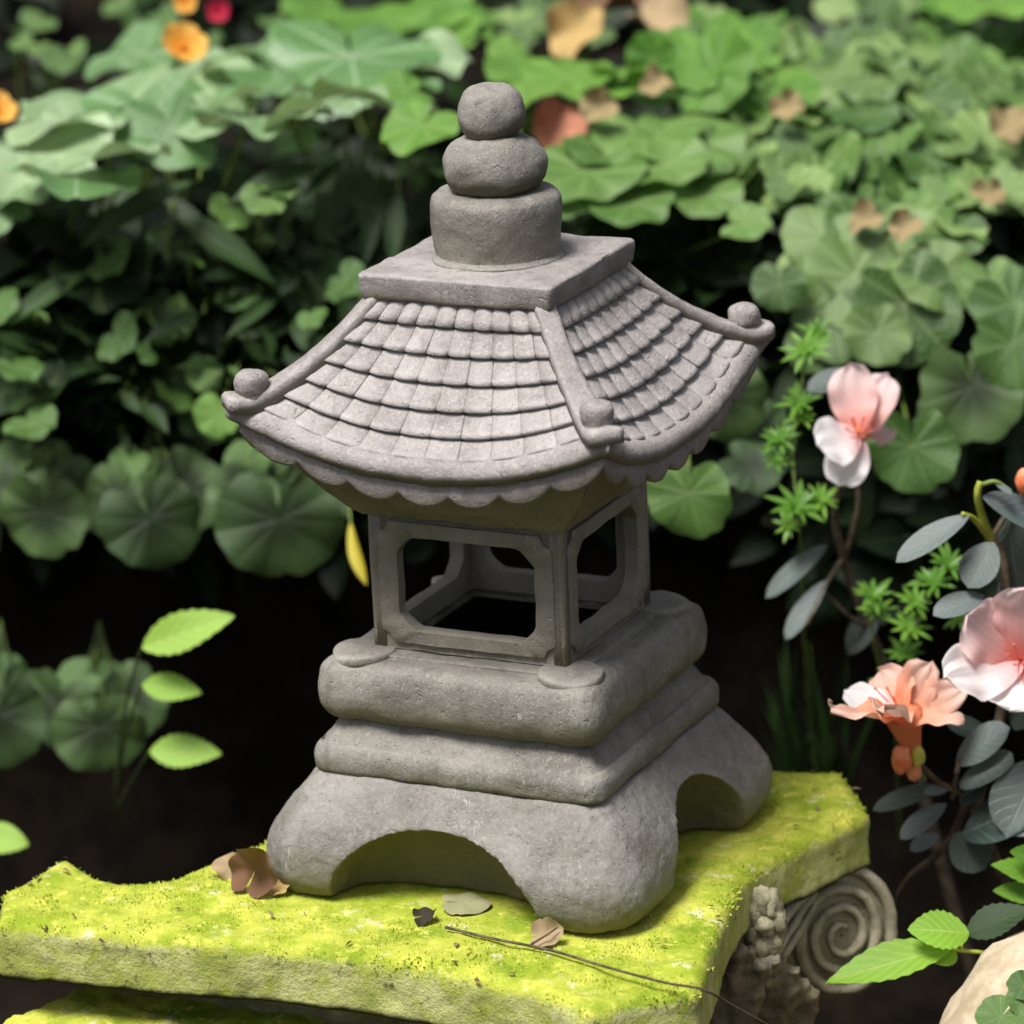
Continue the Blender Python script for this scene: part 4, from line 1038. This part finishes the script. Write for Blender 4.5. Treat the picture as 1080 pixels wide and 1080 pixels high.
def flower(c, throat_base, petals, side=False, lab=None):
    """petals: (tip px, tip py, tip Y, width px, material)"""
    cx, cy, cY = c; p0 = at(*throat_base); pc = at(cx, cy, cY); b = PB[az.name]
    mb = MB(); mb.tube([q - b for q in bez(p0, p0.lerp(pc, .5), pc, 6)], .0045, .017 if side else .0075, 12)
    fo = link('flower', mb.mesh('throat'), P_salmon, az); PB[fo.name] = b
    if lab: fo['label'] = lab
    for i, (tx, ty, tY, wpx, mat, *own) in enumerate(petals):
        q = at(tx, ty, tY); L_ = (q - pc).length
        put('petal', PT[i % 5], mat, fo, pc, q - pc, (Vector(own[0]) if own else tocam(pc) + Vector((0, 0, .35))) + (q - pc).normalized() * .2, L_, wpx * mpp(cY) / .84)
    mb = MB()
    for i in range(6):
        a = i * 1.05; tip = pc + (Vector((-.018, -.004, .010)) if side else tocam(pc) * .028) + Vector((.010 * math.cos(a), 0, .010 * math.sin(a) + .006))
        mb.tube([q - b for q in bez(pc, pc.lerp(tip, .5) + Vector((0, 0, -.003)), tip, 5)], .0006, .0006, 5)
        blob(mb, tip - b, .0013)
    link('stamens', mb.mesh('st'), P_pink, fo)
    return fo
flower((1076, 697, .06), (1062, 712, .12), [(1012, 648, .05, 76, P_pink), (1088, 612, .05, 80, P_pink), (990, 722, .02, 66, P_white), (1064, 756, .02, 66, P_white), (1138, 706, .03, 80, P_pink)], lab='large pink and white blossom cut by the right edge')
flower((905, 458, .31), (902, 470, .36), [(896, 390, .35, 52, P_pink), (934, 404, .36, 44, P_pink), (860, 474, .29, 56, P_white), (886, 512, .30, 48, P_white), (930, 462, .36, 30, P_pink)], lab='small white and pink blossom behind, beside the large round leaf')
fo = flower((952, 752, .05), (966, 802, .06), [(872, 768, -.01, 46, P_salmon, (-.25, -.45, 1)), (892, 738, .08, 40, P_white, (-.2, -.3, 1)), (930, 770, -.05, 44, P_salmon, (-.1, -.6, .8)), (934, 716, .10, 56, P_salmon, (-.2, -.9, .4)), (972, 706, .10, 50, P_salmon, (.2, -.9, .3)), (1006, 734, .10, 44, P_salmon, (.3, -.6, .8)), (1016, 770, .03, 34, P_salmon, (.25, -.4, 1))], True, lab='salmon blossom seen from the side above the corner of the capital')
b = PB[az.name]
def small_bud(px, py, Y, wpx, mat, nm, sx=.75):
    mb = MB(); c = at(px, py, Y) - b; blob(mb, c, wpx * .5 * mpp(Y), sx, sx, 1.2, px)
    return link(nm, mb.mesh(nm), mat, az)
small_bud(951, 800, .05, 28, m_bud, 'bud'); small_bud(968, 797, .05, 20, m_calyx, 'calyx'); small_bud(964, 812, .06, 22, m_bud, 'bud'); small_bud(1080, 508, .12, 24, m_bud, 'bud')
twig(smooth([at(966, 800, .06), at(968, 812, .07), at(975, 822, .08)]), .0022, .0022, m_stem)

# weeds with whorls of narrow leaflets
NL = ovate_verts(W=.11, droop=.12, fold=.2, nx=6, ny=2)
def whorl(parent, px, py, Y, rpx, n=9, tilt=(0, -.55, .85), seed=0):
    rg = random.Random(seed); c = at(px, py, Y); s = rpx * mpp(Y); nr = (Vector(tilt) + Vector((rg.uniform(-.3, .3), 0, rg.uniform(-.2, .2)))).normalized()
    x = Vector((1, 0, 0)); x = (x - nr * x.dot(nr)).normalized(); y = nr.cross(x); mb = MB(); bb = PB[parent.name]
    for lay, (k, up_) in enumerate(((1.0, .25), (.7, .8))):
        for i in range(n):
            a = 2 * PI * (i + .5 * lay) / n + rg.uniform(-.2, .2); d = (x * math.cos(a) + y * math.sin(a)) + nr * (up_ + rg.uniform(-.2, .2)); F = frame(d, nr - d * .3)
            L_ = s * k * rg.uniform(.75, 1.15); v, f, u = NL
            mb.add([c - bb + F @ (Vector(q) * L_) for q in v], f, u)
    return link('leaf_whorl', mb.mesh('whorl'), L_weed, parent)
wa = plant('bedstraw_weed', at(850, 760, .45), 'feathery bright green weed climbing between the eave and the white blossom', 'weed')
stem(wa, smooth([at(870, 900, .6), at(850, 700, .46), at(846, 600, .38), at(842, 540, .34), at(836, 470, .36), at(850, 380, .38)]), .0016, .001)
for i, a in enumerate([(840, 535, .33, 34), (822, 464, .36, 26), (818, 485, .35, 20), (850, 370, .38, 30), (862, 352, .40, 24), (842, 425, .37, 26), (866, 528, .34, 26), (832, 555, .34, 20), (846, 440, .37, 20)]): whorl(wa, *a, seed=i)
wb = plant('bedstraw_weed', at(950, 800, .40), 'feathery bright green weed in front of the shade above the salmon blossom', 'weed')
stem(wb, smooth([at(950, 900, .5), at(945, 760, .36), at(955, 690, .30), at(985, 620, .28), at(1000, 590, .28)]), .0016, .001)
stem(wb, smooth([at(945, 760, .36), at(922, 680, .32), at(920, 635, .31)]), .0014, .001)
for i, a in enumerate([(920, 628, .30, 28), (985, 615, .27, 32), (1000, 595, .27, 26), (958, 662, .29, 30), (955, 690, .30, 26), (925, 645, .31, 22), (965, 635, .29, 24), (940, 722, .32, 24), (1012, 650, .29, 20), (928, 745, .34, 20)]): whorl(wb, *a, seed=20 + i)
wg = plant('grass_tuft', at(850, 830, .62), 'thin dark grass blades standing in the shade right of the lantern', 'grass tuft')
for i in range(26):
    x0 = rnd.uniform(825, 900); x1 = x0 + rnd.uniform(-30, 30); y1 = rnd.uniform(690, 770); Y = rnd.uniform(.50, .64)
    p, q = at(x0, 850, Y + .04), at(x1, y1, Y); put('blade', OV[rnd.randrange(4)], L_blade, wg, p, q - p, (rnd.uniform(-.6, .6), -1, .2), (q - p).length, (q - p).length * rnd.uniform(.08, .16))

# lime sprig in front of the volute
sp = plant('lime_leaved_sprig', at(1100, 985, -.06), 'lime green leafy sprig reaching in front of the spiral scroll from the right', 'leafy plant')
stem(sp, smooth([at(1110, 980, -.05), at(1060, 1003, -.07), at(1020, 1003, -.08), at(1000, 1000, -.08)]), .0022, .0015, m_stem_y)
stem(sp, smooth([at(1015, 1002, -.08), at(1012, 992, -.08), at(1008, 985, -.08)]), .0016, .0012, m_stem_y)
aleaf(1004, 1000, 870, 1028, -.08, -.10, 36, L_lime, None, 'leaf', LM, sp); aleaf(1022, 985, 960, 976, -.08, -.09, 40, L_lime, None, 'leaf', LM, sp)
aleaf(1018, 985, 1085, 955, -.07, -.08, 32, L_mid if False else L_blade, None, 'leaf', LM, sp)
aleaf(1008, 1002, 985, 1014, -.08, -.09, 22, L_lime, None, 'leaf', LM, sp)
sr = plant('leafy_plant', at(1120, 960, .02), 'small mid green leaves at the right edge under the grey azalea leaves', 'leafy plant')
for a in [(1110, 930, 1050, 908, .02, 0, 26), (1105, 950, 1052, 935, .02, 0, 24), (1110, 915, 1070, 895, .02, 0, 26)]: aleaf(*a, L_weed, None, 'leaf', LM, sr)
stem(sr, smooth([at(1130, 1000, .05), at(1112, 950, .03), at(1105, 925, .02)]), .002, .0015)
# boulder and the round leaves over it
bm = bmesh.new(); bmesh.ops.create_icosphere(bm, subdivisions=5, radius=1)
bc = at(1150, 1000, -.14); top = at(1150, 966, -.14).z
for q in bm.verts:
    c = q.co.copy(); k = 1 + .09 * fbm(c, 1.3, 4) + .012 * fbm(c, 7, 5)
    q.co = Vector((c.x * .165 * k, c.y * .15 * k, c.z * (top - .02) / 2 * k))
me = bpy.data.meshes.new('boulder'); bm.to_mesh(me); bm.free()
for p in me.polygons: p.use_smooth = True
bo = link('garden_boulder', me, m_boulder); bo.location = (bc.x, -.14, top / 2 - .005)
tag(bo, 'tan boulder cut by the bottom right corner', 'boulder')
rl = plant('leafy_plant', at(1120, 1090, -.20), 'dark round leaves lying over the tan boulder in the bottom right corner', 'leafy plant')
for a in [(1056, 1072, -.29, 56, (-.1, -.75, .7), (-.6, -.5, -.4)), (1080, 1040, -.27, 38, (.1, -.7, .7), (-.6, -.5, -.2)), (1080, 1056, -.28, 40, (.2, -.7, .7), (-.2, -.6, -.4))]: leaf_at(rl, RL, L_mid, *a)

# ------------------------------------------------------------------ litter on the capital
def litter(me, mat, name, label, cat, group=None):
    o = link(name, me, mat); return tag(o, label, cat, group)
def flat(name, px, py, wpx, mat, cupz, label, tip=(1, 0, 0), nrm=(0, 0, 1), lift=.006, z=0, seed=0, wav=.3):
    p = at_z(px, py, z); me = round_leaf(200 + seed, lobes=5, scal=.04, cup=cupz, wav=wav, notch=.3, point=.3); me.materials.append(mat)
    o = bpy.data.objects.new(name, me); col.objects.link(o); s = wpx * .5 * mpp(p.y)
    o.matrix_world = Matrix.Translation(p + Vector((0, 0, lift))) @ frame(tip, nrm).to_4x4() @ Matrix.Diagonal((s, s, s, 1))
    return tag(o, label, 'dead leaf')
flat('dead_leaf', 270, 942, 58, m_dry, .5, 'curled reddish brown leaf lying against the left foot of the lantern', (.3, -.1, 1), (-.35, -.85, .35), .020, seed=1)
flat('dead_leaf', 242, 925, 30, m_dry2, .2, 'small beige leaf tucked behind the reddish brown one on the moss', (-1, 0, .3), (-.1, -.7, .7), .008, seed=2)
flat('dead_leaf', 292, 942, 26, m_rust, .3, 'tiny ochre leaf scrap between the brown leaf and the lantern foot', (1, -.2, .3), (.2, -.7, .7), .006, seed=3)
flat('dead_leaf', 446, 972, 24, plain('black_leaf', (.02, .015, .01), (.06, .05, .03), 60), .2, 'tiny blackened leaf on the moss below the front arch', (1, .2, .2), (0, -.5, .8), .005, seed=4)
flat('dead_leaf', 574, 996, 34, m_dry2, .4, 'crumpled tan leaf caught on the twig in front of the lantern', (1, -.1, .2), (-.2, -.7, .6), .008, seed=5)
flat('dead_leaf', 486, 956, 50, plain('pale_bark', (.22, .22, .11), (.40, .38, .22), 90), .05, 'flat pale leaf scrap lying in the mouth of the front arch', (1, -.1, 0), (0, -.1, 1), .004, seed=6, wav=.05)
mb = MB()
tw = [at_z(470, 978, .004), at_z(520, 990, .005), at_z(580, 1002, .006), at_z(640, 1020, .006), at_z(700, 1036, .006), at_z(742, 1044, .004), at(775, 1062, -.30), at(812, 1082, -.28)]
mb.tube(smooth(tw, 5), .0013, .0010, 6)
mb.tube(smooth([at_z(560, 996, .006), at_z(578, 985, .012), at_z(588, 978, .016)], 4), .001, .0007, 5)
litter(mb.mesh('twig'), m_wood, 'twig', 'thin dark twig trailing over the front corner of the mossy capital', 'twig')

# crumbs, needles and bits of leaf on the moss
NB = ovate_verts(W=.25, droop=.3, fold=.4, nx=3, ny=2)
topv = [(q.co.copy(), q.normal.copy()) for q in bpy.data.objects['abacus'].data.vertices if q.co.z > Z0 - .022 and q.normal.z > .15]
RC = Matrix.Rotation(-TH, 4, 'Z')
mb = MB(); rg = random.Random(5)
for i in range(150):
    p, n_ = topv[rg.randrange(len(topv))]
    if max(abs(p.x), abs(p.y)) < .17: continue
    if fbm(p, 14, 31) < -.1: continue
    v, f, u = NB; L_ = rg.choice((.004, .005, .007, .010)); F = frame(Vector((rg.uniform(-1, 1), rg.uniform(-1, 1), .15)), n_)
    Wd = rg.uniform(.3, 1)
    mb.add([RC @ (p + n_ * .0025 + F @ Vector((q[0] * L_, q[1] * L_ * Wd, q[2] * L_))) for q in v], f, u, rg.random())
tag(link('leaf_litter', mb.mesh('litter'), plain('litter_crumbs', (.05, .035, .02), (.26, .19, .10), 30, .8)), 'scattered brown crumbs and bits of leaf on the moss', 'leaf litter', kind='stuff')
mb = MB()
for i in range(26000):
    p, n_ = topv[rg.randrange(len(topv))]
    if max(abs(p.x), abs(p.y)) < .16: continue
    k = fbm(p, 26, 33)
    if k < .04 and rg.random() < .88: continue
    p = p + Vector((rg.uniform(-.002, .002), rg.uniform(-.002, .002), 0)); h = rg.uniform(.0007, .0017) * (1 + max(0, k))
    d = (n_ + Vector((rg.uniform(-.8, .8), rg.uniform(-.8, .8), rg.uniform(0, .4)))).normalized(); sd_ = d.cross(Vector((rg.uniform(-1, 1), rg.uniform(-1, 1), .3))).normalized() * h * .45
    mb.add([p - sd_ - n_ * .001, p + sd_ - n_ * .001, p + d * h + sd_ * .5, p + d * h - sd_ * .5], [(0, 1, 2, 3)], None, min(1, max(0, .5 + .6 * k + rg.uniform(-.3, .3))))
sm = N('moss_fuzz'); fa = sm.n('Attribute', attribute_name='shade').outputs['Fac']
sm.l(sm.mix(fa, (.25, .345, .026), (.57, .60, .10)), sm.b.inputs['Base Color']); sm.b.inputs['Roughness'].default_value = .9; sm.b.inputs['Specular IOR Level'].default_value = .1
tag(link('moss_tufts', mb.mesh('tufts', False), sm.m, cap), kind='stuff')
